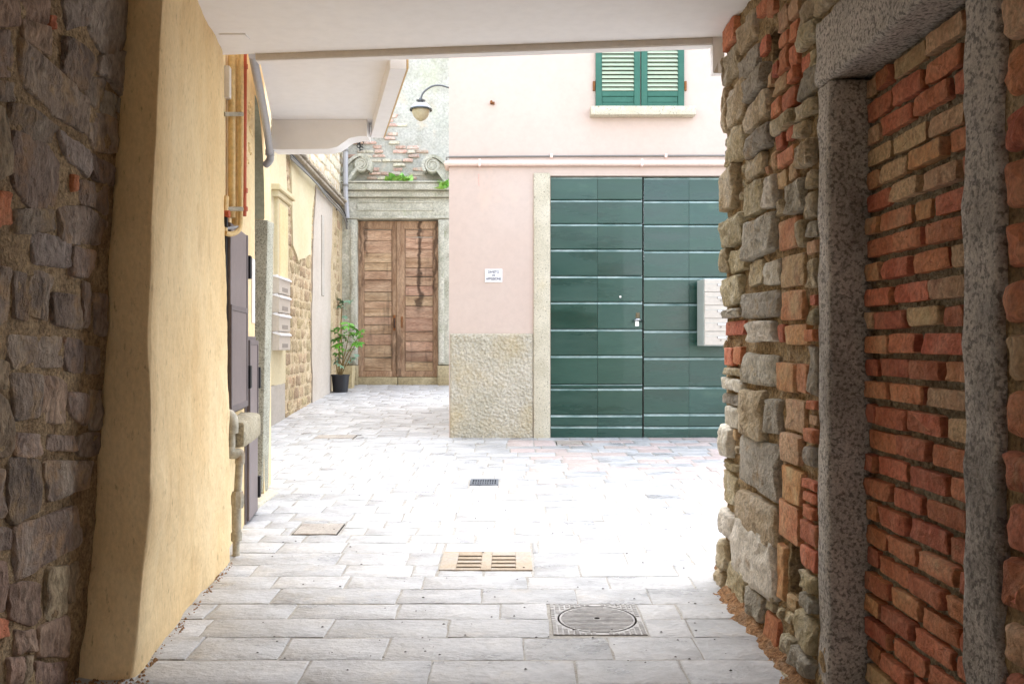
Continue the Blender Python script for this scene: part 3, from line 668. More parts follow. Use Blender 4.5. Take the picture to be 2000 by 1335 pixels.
# ------------------------------------------------------------------ left street wall with meter cabinets and an arched doorway
def xs(y): return -1.548 - .139 * (y - 4.9)
SWF = lambda u, v, d: Vector((xs(u) + d * .99, u - d * .0 + 0, v))
sw = thing('street_wall', 'pale yellow street wall with two grey metal cabinet doors and arched doorway', 'house wall', (-1.7, 5.6, .2))
arc = [(6.085 + .47 * (1 - math.cos(a)), 2.26 + .78 * math.sin(a)) for a in ()]
arc = []
for i in range(13):
    w_ = math.pi / 2 * i / 12; arc.append((6.085 + .465 * math.sin(w_), 2.26 + .76 * math.cos(w_)))   # from crown down to the springing
outl = [(4.865, -.1), (6.085, -.1), (6.085, 2.9)] + arc + [(6.55, -.1), (6.95, -.1), (6.95, 3.6), (4.865, 3.6)]
vs, fs = prism([SWF(u, v, 0) for u, v in outl], (-.5, 0, 0)); mesh('plaster', vs, fs, M['yellow_pale'], sw, 30)
# soffit of the arch in grey green plaster, granite jamb below it
k = len(arc); vs = [SWF(u - .004, v - .004, .004) for u, v in arc] + [SWF(u - .004, v - .004, -.25) for u, v in arc]
mesh('arch_soffit', vs, [(i, i + 1, k + i + 1, k + i) for i in range(k - 1)], M['arch_plaster'], sw, None)
vs, fs = rough_box(xs(6.6) - .28, xs(6.6) + .0, 6.525, 6.70, gz(6.5) + .03, 2.25, .1, .004, .012, 8, (.022, 0)); mesh('granite_jamb', vs, fs, M['granite_green'], sw)
vs, fs = rough_box(xs(6.3) - .3, xs(6.3) + .05, 6.07, 6.72, gz(6.3) - .03, gz(6.3) + .035, .15, .003, .01); mesh('doorstep', vs, fs, M['granite_light'], sw)
vs, fs = fbox(WW, xs(6.3) - .45, xs(6.3) - .25, 5.9, 6.7, 0, 3.2, .01); mesh('door', vs, fs, M['mdoor_frame'], sw)
# crumbling patch of plaster under the balcony
b = MB()
for i in range(46):
    u, v = random.uniform(5.15, 5.9), random.uniform(2.45, 2.88); v -= max(0, (5.5 - u)) * .1
    vs, fs = block_geo(chaikin(quad_poly(u, u + random.uniform(.03, .1), v, v + random.uniform(.02, .06), .2), .25), SWF, random.uniform(.006, .02), .02, .006, .4, 30, .15, i); b.add(vs, fs)
tag(b.build('crumbled_plaster', M['yellow_pale'], sw, 25), kind='stuff')
# upper cabinet
cab = MB().box(SWF, 4.93, 5.60, .97, 2.02, -.03, .012, .003).build('cabinet_frame', M['black'], sw)
d1 = MB().box(SWF, 4.965, 5.565, .985, 2.02, .006, .030, .003).build('cabinet_door', M['mdoor'], sw); tag(d1, 'tall mauve grey door of the upper meter cabinet')
b = MB(); b.box(SWF, 4.965, 5.565, 1.545, 1.575, .030, .036, .002); b.box(SWF, 4.965, 5.0, .985, 1.545, .0305, .035, .002); b.box(SWF, 5.53, 5.565, .985, 1.545, .0305, .035, .002); b.box(SWF, 5.0, 5.53, .985, 1.02, .0305, .035, .002)
b.box(SWF, 5.53, 5.565, 1.575, 2.02, .0305, .035, .002); b.build('door_rail', M['mdoor_frame'], d1)
for z in (1.83, 1.16): MB().box(SWF, 5.575, 5.625, z - .07, z + .07, .0, .05, .004).build('hinge', M['black'], d1)
# lower cabinet
cab = MB().box(SWF, 5.63, 6.07, gz(6) + .0, 1.41, -.03, .010, .003).build('cabinet_frame', M['mdoor_frame'], sw)
d2 = MB().box(SWF, 5.66, 6.035, gz(6) + .02, 1.385, .006, .028, .003).build('cabinet_door', M['mdoor'], sw); tag(d2, 'lower mauve grey cabinet door reaching almost to the pavement')
b = MB(); b.box(SWF, 5.66, 6.035, .80, .83, .028, .034, .002); b.box(SWF, 5.66, 5.69, .83, 1.385, .028, .033, .002); b.box(SWF, 6.005, 6.035, .83, 1.385, .028, .033, .002); b.box(SWF, 5.69, 6.005, 1.355, 1.385, .028, .033, .002)
b.build('door_rail', M['mdoor_frame'], d2)
for z in (1.14, .42): MB().box(SWF, 6.03, 6.07, z - .07, z + .07, .012, .045, .004).build('hinge', M['black'], d2)
# stone sill block below the upper cabinet
vs, fs = rough_box(xs(5.2) - .08, xs(5.2) + .115, 4.90, 5.56, .80, .945, .06, .008, .02, 11); 
vs = [Vector((v.x - .139 * (v.y - 5.2), v.y, v.z)) for v in vs]; mesh('sill_block', vs, fs, M['blockstone'], sw)
MB().box(SWF, 5.93, 6.06, 1.50, 1.92, .0, .006, .001).build('notice_panel', M['paper'], sw)
MB().box(SWF, 4.93, 4.99, 2.69, 2.86, .0, .03, .003).build('notice_panel', M['paper'], sw)

# pipes on that wall: every run is its own thing
t = thing('yellow_gas_pipe', 'fat yellow painted gas pipes with a looped lower end above the cabinet', 'gas pipe', P(455, 450, 4.98))
py_ = lambda px, py, Y: P(px, py, Y)
MB().tube([py_(463, 100, 5.08), py_(463, 440, 5.08)], .030, 12).build('pipe', M['ypipe'], t)
MB().tube([py_(453, 100, 5.0), py_(453, 300, 5.0), py_(453, 425, 5.0)], .020, 12).build('pipe', M['ypipe'], t)
lp = smooth_path([py_(471, 100, 5.02), py_(471, 250, 5.02), py_(470, 400, 5.02), py_(469, 440, 5.0), py_(462, 453, 4.97), py_(450, 457, 4.93), py_(440, 455, 4.90)], 6)
MB().tube(lp, .014, 10).build('loop_pipe', M['ypipe'], t)
MB().tube([py_(438, 452, 4.90), py_(440, 405, 4.93), py_(441, 385, 4.95)], .018, 10).build('meter_tail', M['ypipe'], t)
MB().tube([py_(438, 447, 4.91), py_(466, 443, 4.99)], .008, 8).build('union', M['gpipe'], t)
for yy in (223, 408): MB().tube([py_(438, yy, 4.92), py_(474, yy, 5.0)], .012, 8).build('clamp', M['oldpipe'], t)
MB().lathe([(.0, -.02), (.02, -.02), (.02, .02), (0, .02)], py_(441, 418, 4.9), 10, 'X').build('valve', M['opipe'], t)
MB().lathe([(.0, -.03), (.012, -.03), (.012, .03), (0, .03)], py_(441, 433, 4.9), 10).build('valve_stem', M['black'], t)
t = thing('orange_pipe', 'thin orange red pipe running down beside the yellow gas pipes', 'pipe', P(476, 420, 5.15))
MB().tube([py_(477, 100, 5.15), py_(476, 422, 5.15)], .016, 10).build('pipe', M['opipe'], t)
for yy in (130, 372, 408): MB().lathe([(0, -.012), (.022, -.012), (.022, .012), (0, .012)], py_(476.5, yy, 5.15), 10).build('pipe_collar', M['opipe'], t)
t = thing('grey_drainpipe', 'grey plastic drainpipe curving along the balcony edge', 'drainpipe', P(525, 300, 6.4))
MB().tube(smooth_path([py_(494, 108, 4.93), py_(502, 150, 5.15), py_(512, 200, 5.5), py_(521, 250, 5.95), py_(527, 298, 6.4)], 6), .024, 12).build('pipe', M['gpipe'], t)
MB().lathe([(0, -.02), (.032, -.02), (.032, .02), (0, .02)], py_(527, 298, 6.41), 12).build('pipe_collar', M['gpipe'], t)
MB().tube(smooth_path([py_(527, 300, 6.41), py_(528, 309, 6.42), py_(524, 317, 6.44), py_(519, 322, 6.46)], 5), .026, 12).build('elbow', M['gpipe'], t)
t = thing('old_gas_pipe', 'stained galvanised gas pipe stepping round the stone sill down to the pavement', 'gas pipe', G(461, 1090))
Yp = 4.95
MB().tube(smooth_path([P(437, 812, 4.93), P(447, 812, 4.90), P(452, 822, 4.88), P(452, 845, 4.88)], 6), .036, 12).build('elbow', M['oldpipe'], t)
MB().tube([P(451, 840, 4.875), P(451, 885, 4.875)], .024, 12).build('pipe', M['oldpipe'], t)
MB().tube(smooth_path([P(449, 872, 4.87), P(450, 884, 4.87), P(458, 886, 4.88), P(468, 884, 4.9)], 6), .027, 12).build('elbow', M['oldpipe'], t)
MB().tube(smooth_path([P(462, 884, 4.9), P(468, 885, 4.9), P(469, 893, 4.9), P(468, 905, 4.9)], 6), .026, 12).build('elbow', M['oldpipe'], t)
MB().tube([P(468, 900, 4.9), P(464, 960, 4.92)], .021, 12).build('pipe', M['oldpipe'], t)
MB().lathe([(0, -.045), (.030, -.045), (.036, -.02), (.036, .02), (.028, .045), (0, .045)], P(464, 975, 4.92), 8).build('coupling', M['oldpipe'], t)
MB().lathe([(0, -.09), (.020, -.09), (.026, -.06), (.026, .07), (0, .07)], P(462, 1010, 4.93), 12).build('sleeve', M['oldpipe'], t)
MB().lathe([(0, -.025), (.030, -.025), (.030, .015), (.022, .03), (0, .03)], P(462, 1046, 4.94), 12).build('coupling', M['oldpipe'], t)
MB().lathe([(0, -.11), (.024, -.11), (.024, -.05), (.019, -.05), (.019, .03), (0, .03)], P(461, 1064, 4.95), 12).build('foot', M['oldpipe'], t)

# ------------------------------------------------------------------ far left alley wall
def xa_(y): return -2.75 - .039 * (y - 10.3)
AWF = lambda u, v, d: Vector((xa_(u) + d, u, v))
def to_alley(px, py):
    k_ = (px - 1000) / F; Y = (-2.75 + .039 * 10.3) / (k_ + .039); return (Y, HC - (py - HY) * Y / F)
aw = thing('alley_wall', 'old alley wall of tan rubble with cream plaster patches', 'house wall', (-2.85, 12, .4))
vs, fs = grid(lambda a, c: mort(7.2 + a * 8.9, 0 + c * 5.3, AWF, .012, 5), 120, 80); mesh('mortar', vs, fs, M['alley_mortar'], aw, None)
vs, fs = prism([AWF(7.2, 0, -.03), AWF(16.1, 0, -.03), AWF(16.1, 5.3, -.03), AWF(7.2, 5.3, -.03)], (-.5, 0, 0)); mesh('core', vs, fs, M['alley_mortar'], aw)
v = .42
rows = 0
while v < 3.75:
    h = random.uniform(.10, .17); u = 11.0 + random.uniform(0, .2)
    while u < 15.4:
        w_ = random.uniform(.2, .42)
        if u < 13.1 or v > 3.0 and u < 14.6 or u > 14.9:
            vs, fs = block_geo(chaikin(quad_poly(u + .012, u + w_ - .012, v + .008, v + h - .008, .06), .2), AWF, random.uniform(.01, .026), .03, .010, .5, 12, .14, random.random() * 40)
            mesh('stone', vs, fs, M['alley_stone'], aw, 28)
        u += w_
    v += h
v = 3.96
while v < 5.2:
    h = random.uniform(.13, .2); u = 10.4
    while u < 16.0:
        w_ = random.uniform(.25, .5)
        vs, fs = block_geo(chaikin(quad_poly(u + .012, u + w_ - .012, v + .008, v + h - .008, .06), .2), AWF, random.uniform(.012, .03), .03, .010, .5, 12, .14, random.random() * 40)
        mesh('stone', vs, fs, M['oldstone'], aw, 28); u += w_
    v += h
def sheet(name, pts, mat, d, wob=.03, thick=.03):
    out = []
    for i in range(len(pts)):
        a, c = pts[i], pts[(i + 1) % len(pts)]; L_ = math.hypot(a[0] - c[0], a[1] - c[1]); n_ = max(1, int(L_ / .12))
        for k_ in range(n_):
            q_ = k_ / n_; p_ = (a[0] + (c[0] - a[0]) * q_, a[1] + (c[1] - a[1]) * q_); s_ = wob if k_ else 0
            out.append((p_[0] + s_ * nz((p_[0], p_[1], 1), 4, 2), p_[1] + s_ * nz((p_[0], p_[1], 7), 4, 5)))
    vs, fs = prism([AWF(u_, v_, d - thick) for u_, v_ in out], (thick, 0, 0)); return mesh(name, vs, fs, mat, aw, 30)
T = to_alley
yA = T(553, 600)[0]; yB = T(575, 600)[0]; yC = T(605, 600)[0]; yD = T(641, 600)[0]
sheet('plaster', [(7.25, .9), (yA, .9), (yA + .03, 2.4), (yA + .1, 3.2), (yA, 3.72), (7.25, 3.72)], M['cream'], .03)
sheet('dado', [(7.25, .2), (yA - .04, .3), (yA - .04, .895), (7.25, .895)], M['dado'], .032, .0)
sheet('plaster', [(yB - .25, 2.62), (yB + .1, 2.45), (yC - .1, 2.62), (yC, 3.2), (yC + .3, 3.7), (yB - .35, 3.7)], M['cream'], .034, .05)
sheet('plaster', [(yC + .05, .45), (yD, .5), (yD + .05, 2.6), (yD + .25, 3.6), (yC + .35, 3.65), (yC + .1, 2.8), (yC - .02, 1.6)], M['plaster_pink_pale'], .034, .05)
MB().box(AWF, yC + .75, yC + .95, 2.1, 3.3, .03, .05, .004).build('blind_niche_frame', M['dado'], aw)
MB().box(AWF, yA - .62, yA - .05, 1.95, 3.05, .028, .075, .01).build('window_surround', M['cream'], aw)
MB().box(AWF, yA - .55, yA - .12, 2.0, 3.0, .070, .082, .004).build('window_shutter', M['yellow_pale'], aw)
MB().box(AWF, yA - .72, yA + .05, 3.05, 3.12, .028, .10, .01).box(AWF, yA - .78, yA + .11, 3.12, 3.18, .028, .13, .01).build('window_cornice', M['cream'], aw)
# eave
ev = MB().box(AWF, 9.5, 16.05, 3.76, 3.80, -.02, .09, .01); ev.build('eave_board', M['eave'], aw)
for i in range(33):
    u = 9.52 + i * .198; MB().box(AWF, u, u + .185, 3.804, 3.84 + random.uniform(-.01, .012), -.02, .13 + random.uniform(-.012, .02), .012).build('eave_tile', M['eave'], aw)
t = thing('eave_cables', 'bundle of dark cables sagging along the eave of the alley wall', 'cables', AWF(15.6, 3.7, .1))
for q_ in range(3):
    MB().tube(smooth_path([AWF(11.2, 3.71 - .03 * q_, .07), AWF(12.6, 3.66 - .03 * q_, .09 + .02 * q_), AWF(14, 3.68 - .04 * q_, .08), AWF(15.4, 3.64 - .05 * q_, .10), AWF(15.9, 3.50 - .06 * q_, .1)], 6), .012, 6).build('cable', M['cable' if q_ else 'black'], t)
t = thing('alley_downpipe', 'weathered grey downpipe in the corner above the eave', 'downpipe', AWF(15.85, 3.85, .2))
MB().tube([AWF(15.7, 5.4, .1), AWF(15.7, 3.95, .1), AWF(15.75, 3.55, .12)], .045, 10).build('pipe', M['gpipe'], t)
for z in (4.1, 4.7): MB().lathe([(0, -.02), (.055, -.02), (.055, .02), (0, .02)], AWF(15.7, z, .1), 10).build('pipe_bracket', M['cable'], t)
t = thing('security_camera', 'small white dome camera under the eave cables', 'camera', P(656, 405, 15.3))
c_ = P(656, 405, 15.3); wx = xa_(15.3)
MB().lathe([(0, -.07), (.05, -.05), (.07, 0), (.07, .05), (0, .05)], c_, 12).build('body', M['mail'], t)
MB().tube([Vector((wx, 15.3, c_.z + .02)), c_], .02, 8).build('bracket', M['mail'], t)
MB().lathe([(0, -.02), (.03, -.015), (.035, 0), (0, 0)], c_ + Vector((.02, -.06, -.035)), 10).build('lens', M['black'], t)
# letterboxes on the alley wall
t = thing('alley_letterboxes', 'white letterbox rack of four compartments on the cream alley wall', 'letterboxes', AWF(10.7, 1.3, .1))
for i in range(4):
    z0 = 1.30 + i * .215
    bx = MB().box(AWF, 10.35, 10.95, z0, z0 + .205, .034, .12, .006).build('letterbox', M['mail'], t)
    pr = [AWF(10.34, z0 + .205, .03), AWF(10.34, z0 + .212, .09), AWF(10.34, z0 + .18, .134), AWF(10.34, z0 + .165, .134), AWF(10.34, z0 + .19, .05)]
    vs, fs = prism(pr, (-.024, .62, 0)); mesh('flap', vs, fs, M['sign'], bx)
    MB().box(AWF, 10.5, 10.8, z0 + .03, z0 + .075, .120, .123, .001).build('name_plate', M['mail_dark'], bx)

# ------------------------------------------------------------------ back wall with the wooden portal
YB = 16.07
BWF = lambda u, v, d: Vector((u, YB - d, v))
def bk(px, py): p = P(px, py, YB); return (p.x, p.z)
bw = thing('back_wall', 'whitewashed crumbling end wall with brick patches and an old stone portal', 'house wall', (-2.0, YB, .65))
vs, fs = grid(lambda a, c: BWF(-3.3 + a * 3.4, .4 + c * 6.4, (-.055 if -2.75 < -3.3 + a * 3.4 < -1.25 and c * 6.4 < 2.8 else -.012) + .018 * fbm((a * 3.4, c * 6, 0), 1.6, 7) + .008 * fbm((a * 3.4, c * 6, 0), 7, 3)), 70, 110); mesh('plaster', vs, fs, M['oldwall'], bw, None)
vs, fs = fbox(WW, -3.6, .6, YB + .06, YB + .5, 0, 6.8, .01); mesh('core', vs, fs, M['oldwall'], bw)
# exposed bricks
u0, v1 = bk(662, 250); u1, v0 = bk(832, 378)
v = v0
while v < bk(700, 215)[1]:
    u = u0 + random.uniform(0, .15)
    while u < u1 + .1:
        w_ = random.uniform(.15, .26); px = 1000 + (u + w_ / 2) * F / YB; py = HY - (v - HC) * F / YB
        inb = math.hypot((px - 768) / 62, (py - 325) / 62) < 1 or math.hypot((px - 690) / 40, (py - 290) / 38) < .95 or math.hypot((px - 750) / 40, (py - 262) / 34) < 1
        if inb and random.random() < .66:
            vs, fs = block_geo(chaikin(quad_poly(u + .008, u + w_ - .008, v + random.uniform(.004, .014), v + random.uniform(.058, .07), .10), .22), BWF, random.uniform(.004, .034), .03, .008, .4, 15, .1, random.random() * 30)
            mesh('brick', vs, fs, M['brick_far'] if random.random() < .62 else M['oldstone'], bw, 28)
        u += w_
    v += .078
# rubble strip left of the portal
v = .8
while v < 3.2:
    h = random.uniform(.07, .15)
    vs, fs = block_geo(chaikin(quad_poly(-3.08, -2.995 + random.uniform(-.02, .01), v, v + h - .02, .1), .2), BWF, random.uniform(.02, .05), .03, .008, .4, 15, .1, random.random() * 30)
    mesh('brick', vs, fs, random.choice([M['brick_far'], M['oldstone'], M['brick_orange']]), bw, 28); v += h
# portal: jambs, lintel frieze, cornice, scrolls
zs = lambda py: bk(0, py)[1]; xk = lambda px: bk(px, 0)[0]
zg = gz(YB) - .02
def pbox(name, px0, px1, py0, py1, d0, d1, mat='portal', bev=.012, z0=None, cell=.25, amp=.006):
    x0_, x1_ = xk(px0), xk(px1); z1_ = zs(py0); zz0 = z0 if z0 is not None else zs(py1)
    vs, fs = rough_box(x0_, x1_, YB - d1, YB - d0, zz0, z1_, cell, amp, bev, 6); return mesh(name, vs, fs, M[mat], bw)
for a, c in ((668, 700), (857, 889)):
    jb = pbox('portal_jamb', a, c, 431, 712, -.05, .16)
    x_, y_ = (a + 20, c - 2) if a < 700 else (a + 2, c - 20)
    vs, fs = rough_box(xk(x_), xk(y_), YB - .185, YB - .158, zs(708), zs(434), .3, .003, .008); mesh('fillet', vs, fs, M['portal'], jb)
    pbox('jamb_foot', a - 4 if a < 700 else a - 1, c + 1 if a < 700 else c + 4, 713, 752, -.05, .19, 'threshold', z0=zg)
ln = pbox('portal_lintel', 666, 891, 389, 430, -.05, .16)
for (a, c, e_, f_) in ((700, 850, 396, 399), (700, 850, 411, 414), (700, 703, 399.3, 410.7), (847, 850, 399.3, 410.7), (668, 889, 424, 429)):
    vs, fs = rough_box(xk(a), xk(c), YB - .178, YB - .155, zs(f_), zs(e_), .4, .003, .006); mesh('moulding', vs, fs, M['portal'], ln)
pbox('cornice', 664, 893, 377, 388.5, -.05, .25)
pbox('cornice', 660, 897, 364, 376.5, -.05, .34)
pbox('cornice', 657, 900, 360.5, 363.5, -.05, .37)
def scroll(cx, cy, s):
    """volute with a sloping tail; s=-1 sweeps to the left, +1 to the right"""
    sc_ = thing_part = None
    c0 = bk(cx, cy); r0 = .132
    o = MB().lathe([(0, -.02), (r0 * .97, -.02), (r0 * .97, .26), (r0 * .88, .275), (0, .275)], Vector((c0[0], YB, c0[1])), 28, 'Y')
    o.v = [Vector((v_.x, YB - (v_.y - YB), v_.z)) for v_ in o.v]
    ob = o.build('scroll', M['portal'], bw)
    sp = []
    for i in range(52):
        w_ = i / 51 * 2.4 * 2 * math.pi; rr = .022 + (r0 - .03) * i / 51
        a_ = math.pi / 2 - (2.4 * 2 * math.pi - w_) * (-s)
        sp.append(Vector((c0[0] + rr * math.cos(a_), YB - .278, c0[1] + rr * math.sin(a_))))
    MB().tube(sp, [.008 + .012 * i / 51 for i in range(52)], 8).build('spiral', M['portal'], ob)
    MB().lathe([(0, -.29), (.03, -.285), (.034, -.26), (0, -.26)], Vector((c0[0], YB, c0[1])), 12, 'Y').build('eye', M['portal'], ob)
    # tail: two bands
    wrap = [(cx - s * 17, cy + 12), (cx - s * 20.5, cy), (cx - s * 16, cy - 13), (cx - s * 4, cy - 20)]; sweep = [(cx + s * 9, cy - 18.5), (cx + s * 24, cy - 8), (cx + s * 38, cy + 10), (cx + s * 52, cy + 33)]
    for (off0, off1, dd, nm, top) in ((0, 5.5, .30, 'band', wrap + sweep), (6.0, 19, .22, 'band', sweep), (19.5, 25, .29, 'band', sweep)):
        out = []; n_ = len(top); path = smooth_path([Vector((a, b_, 0)) for a, b_ in top], 4)
        up, dn = [], []
        for i in range(len(path)):
            tg = (path[min(i + 1, len(path) - 1)] - path[max(i - 1, 0)]).normalized(); nn = Vector((-tg.y, tg.x, 0)) * (1 if s > 0 else -1)
            p0, p1 = path[i] + nn * off0, path[i] + nn * off1
            up.append((p0.x, min(p0.y, 360))); dn.append((p1.x, min(p1.y, 360)))
        vs, fs = [], []
        for i in range(len(up)):
            for (q_, dq) in ((up[i], -.02), (up[i], dd), (dn[i], dd), (dn[i], -.02)):
                a_, b_ = bk(*q_); vs.append(BWF(a_, b_, dq))
        for i in range(len(up) - 1):
            for k_ in range(4): fs.append((i * 4 + k_, i * 4 + (k_ + 1) % 4, i * 4 + 4 + (k_ + 1) % 4, i * 4 + 4 + k_))
        fs += [(0, 1, 2, 3), tuple(len(vs) - 4 + k_ for k_ in (3, 2, 1, 0))]
        mesh(nm, vs, fs, M['portal'], ob)
scroll(710, 327, -1); scroll(847, 329, 1)
# threshold and door leaves
for a, c in ((700.5, 777.5), (778.5, 856.5)):
    pbox('threshold', a, c, 736, 752, -.06, .10, 'threshold', .01, zg)
def leaf_door(pa, pb, meet):
    x0_, x1_ = xk(pa), xk(pb); zb, zt = zs(735.5), zs(432); st = .085
    lf = MB()
    lf.box(BWF, x0_, x0_ + st, zb, zt, -.06, .03, .006); lf.box(BWF, x1_ - st, x1_, zb, zt, -.06, .03, .006)
    lf.box(BWF, x0_ + st, x1_ - st, zt - .13, zt, -.06, .027, .006); lf.box(BWF, x0_ + st, x1_ - st, zb, zb + .10, -.06, .027, .006)
    o = lf.build('door_leaf', M['wood_frame'], bw)
    bd = MB(); e_ = .018
    for (a, c, d_, f_) in ((x0_ + st, x0_ + st + e_, zb + .1, zt - .13), (x1_ - st - e_, x1_ - st, zb + .1, zt - .13), (x0_ + st + e_, x1_ - st - e_, zt - .13 - e_, zt - .13)): bd.box(BWF, a, c, d_, f_, -.03, .018, .005)
    bd.build('bead', M['wood_frame'], o)
    z = zb + .102
    while z < zt - .20:
        h = min(random.uniform(.13, .24), zt - .15 - z); d_ = random.uniform(.000, .012); sk = random.uniform(-.006, .006)
        if zt - .15 - z - h < .07: h = zt - .152 - z
        f_ = lambda u, v_, d, sk=sk, x0_=x0_: BWF(u, v_ + sk * (u - x0_) / .5, d)
        vs, fs = fbox(f_, x0_ + st + e_ + .002, x1_ - st - e_ - .002, z + .004, z + h - .004, -.05, d_, .006); mesh('plank', vs, fs, M['wood'], o)
        z += h
    return o
l1 = leaf_door(700, 776.5, 1); l2 = leaf_door(780.5, 857, -1)
MB().box(BWF, xk(775), xk(782), zs(735), zs(432), .031, .055, .01).build('meeting_bar', M['wood_frame'], l1)
MB().box(BWF, xk(768.5), xk(773), zs(645), zs(615), .03, .045, .003).build('lock_plate', M['rust'], l1)
MB().tube(smooth_path([BWF(xk(771), zs(622), .045), BWF(xk(771), zs(625), .075), BWF(xk(771), zs(637), .075), BWF(xk(771), zs(640), .045)], 5), .010, 8).build('pull_handle', M['black'], l1)
MB().box(BWF, xk(784), xk(787), zs(640), zs(618), .03, .042, .003).build('lock_plate', M['rust'], l2)
def door_stain(pts, wpx):                                        # old water marks have their own crooked outline
    vs, fs = [], []
    for i, (px, py) in enumerate(pts):
        a = wpx * random.uniform(.6, 1.3)
        vs += [BWF(xk(px - a), zs(py), .0335), BWF(xk(px + a), zs(py), .0335)]
        if i: fs.append((2 * i - 2, 2 * i - 1, 2 * i + 1, 2 * i))
    return vs, fs

def streak(mat_, marks):
    """old rain marks soaked into the boards: soft-edged, wandering, at fixed places on the door"""
    nt = mat_.node_tree; N = nt.nodes; L = nt.links; bs = N['Principled BSDF']; src = bs.inputs['Base Color'].links[0].from_socket
    ge = N.new('ShaderNodeNewGeometry'); sx = N.new('ShaderNodeSeparateXYZ'); L.new(ge.outputs['Position'], sx.inputs[0])
    nn = N.new('ShaderNodeTexNoise'); nn.inputs['Scale'].default_value = 5.5; nn.inputs['Detail'].default_value = 6; L.new(ge.outputs['Position'], nn.inputs['Vector'])
    def m_(op, a_, b_):
        x = N.new('ShaderNodeMath'); x.operation = op
        for k_, q_ in enumerate((a_, b_)):
            if isinstance(q_, (int, float)): x.inputs[k_].default_value = q_
            else: L.new(q_, x.inputs[k_])
        return x.outputs[0]
    def mr(v_, a_, b_, c_, d_):
        x = N.new('ShaderNodeMapRange'); x.inputs[1].default_value = a_; x.inputs[2].default_value = b_; x.inputs[3].default_value = c_; x.inputs[4].default_value = d_; L.new(v_, x.inputs[0]); return x.outputs[0]
    wob = m_('MULTIPLY', m_('SUBTRACT', nn.outputs['Fac'], .5), .26); tot = None
    for xc, hw_, z0_, z1_, amt in marks:
        d_ = m_('ABSOLUTE', m_('ADD', m_('SUBTRACT', sx.outputs[0], xc), wob), 0)
        k_ = m_('MULTIPLY', m_('MULTIPLY', mr(d_, hw_ * .35, hw_, 1, 0), mr(sx.outputs[2], z0_ - .12, z0_ + .12, 0, amt)), mr(sx.outputs[2], z1_ - .1, z1_ + .1, 1, 0))
        tot = k_ if tot is None else m_('MAXIMUM', tot, k_)
    mx = N.new('ShaderNodeMix'); mx.data_type = 'RGBA'; mx.inputs[7].default_value = lin(66, 48, 36); L.new(tot, mx.inputs[0]); L.new(src, mx.inputs[6]); L.new(mx.outputs[2], bs.inputs['Base Color'])
marks_ = [(xk(821), .055, zs(606), 4.0, .85), (xk(716), .035, zs(500), 4.0, .6), (xk(850), .04, zs(580), 4.0, .7), (xk(705), .03, zs(525), 4.0, .55), (xk(790), .4, zs(702), zs(684), .45), (xk(778), .06, .5, zs(640), .5)]
streak(M['wood'], marks_); streak(M['wood_frame'], marks_)
# weeds on the cornice
def leaf_mesh(kind):
    if kind == 'blade':
        vs = [(0, 0, 0), (.22, .12, .06), (.26, .5, .10), (0, 1, -.05), (-.26, .5, .10), (-.22, .12, .06), (0, .5, .02)]
        fs = [(0, 1, 6), (1, 2, 6), (2, 3, 6), (3, 4, 6), (4, 5, 6), (5, 0, 6)]
        return vs, fs
    vs = [(0, 0, 0)]; fs = []
    lobes = 7
    for i in range(lobes):
        a = R(-115 + 230 * i / (lobes - 1)); L_ = 1.0 - .30 * abs(i - 3) / 3
        d = Vector((math.sin(a), math.cos(a), 0)); s = Vector((d.y, -d.x, 0)); b0 = len(vs)
        vs += [tuple(d * .22 * L_ + s * .07 + Vector((0, 0, .02))), tuple(d * .6 * L_ + s * .15 + Vector((0, 0, .05))), tuple(d * L_ + Vector((0, 0, -.12))), tuple(d * .6 * L_ - s * .15 + Vector((0, 0, .05))), tuple(d * .22 * L_ - s * .07 + Vector((0, 0, .02))), tuple(d * .58 * L_ + Vector((0, 0, .0)))]
        fs += [(0, b0, b0 + 5), (b0, b0 + 1, b0 + 5), (b0 + 1, b0 + 2, b0 + 5), (b0 + 2, b0 + 3, b0 + 5), (b0 + 3, b0 + 4, b0 + 5), (b0 + 4, 0, b0 + 5)]
    return vs, fs
def leaf_obj(kind, mat, parent):
    vs, fs = leaf_mesh(kind); return mesh('leaf', vs, fs, mat, parent, 60, at=(0, 0, 0))
def weed(cx, cy, n_, size, lab, spread=.12, droop=0.0, Y=None):
    base = P(cx, cy, Y or YB - .3); t = thing('weed', lab, 'weed', base, 'weeds growing on the portal cornice')
    proto = None
    for i in range(n_):
        a = random.uniform(0, 2 * math.pi); tl = random.uniform(.25, 1.25); off = Vector((math.cos(a) * spread * random.random(), math.sin(a) * .08 * random.random(), random.uniform(0, .05) - droop * random.random()))
        s = size * random.uniform(.6, 1.2); rot = (tl - droop * 2, random.uniform(-.5, .5), a)
        if proto is None:
            proto = leaf_obj('blade', M['weed'], t); proto.location = off; proto.rotation_euler = rot; proto.scale = (s, s, s)
        else: copy_obj(proto, t, base + off, rot, (s, s, s))
weed(772, 358, 34, .19, 'bright green weed tuft in the middle of the portal cornice', .14)
weed(792, 359, 22, .14, 'small pale weed tuft just right of the middle cornice tuft', .1)
weed(868, 360, 26, .16, 'green weed hanging over the cornice end beside the pink house', .06, .12, YB - .36)
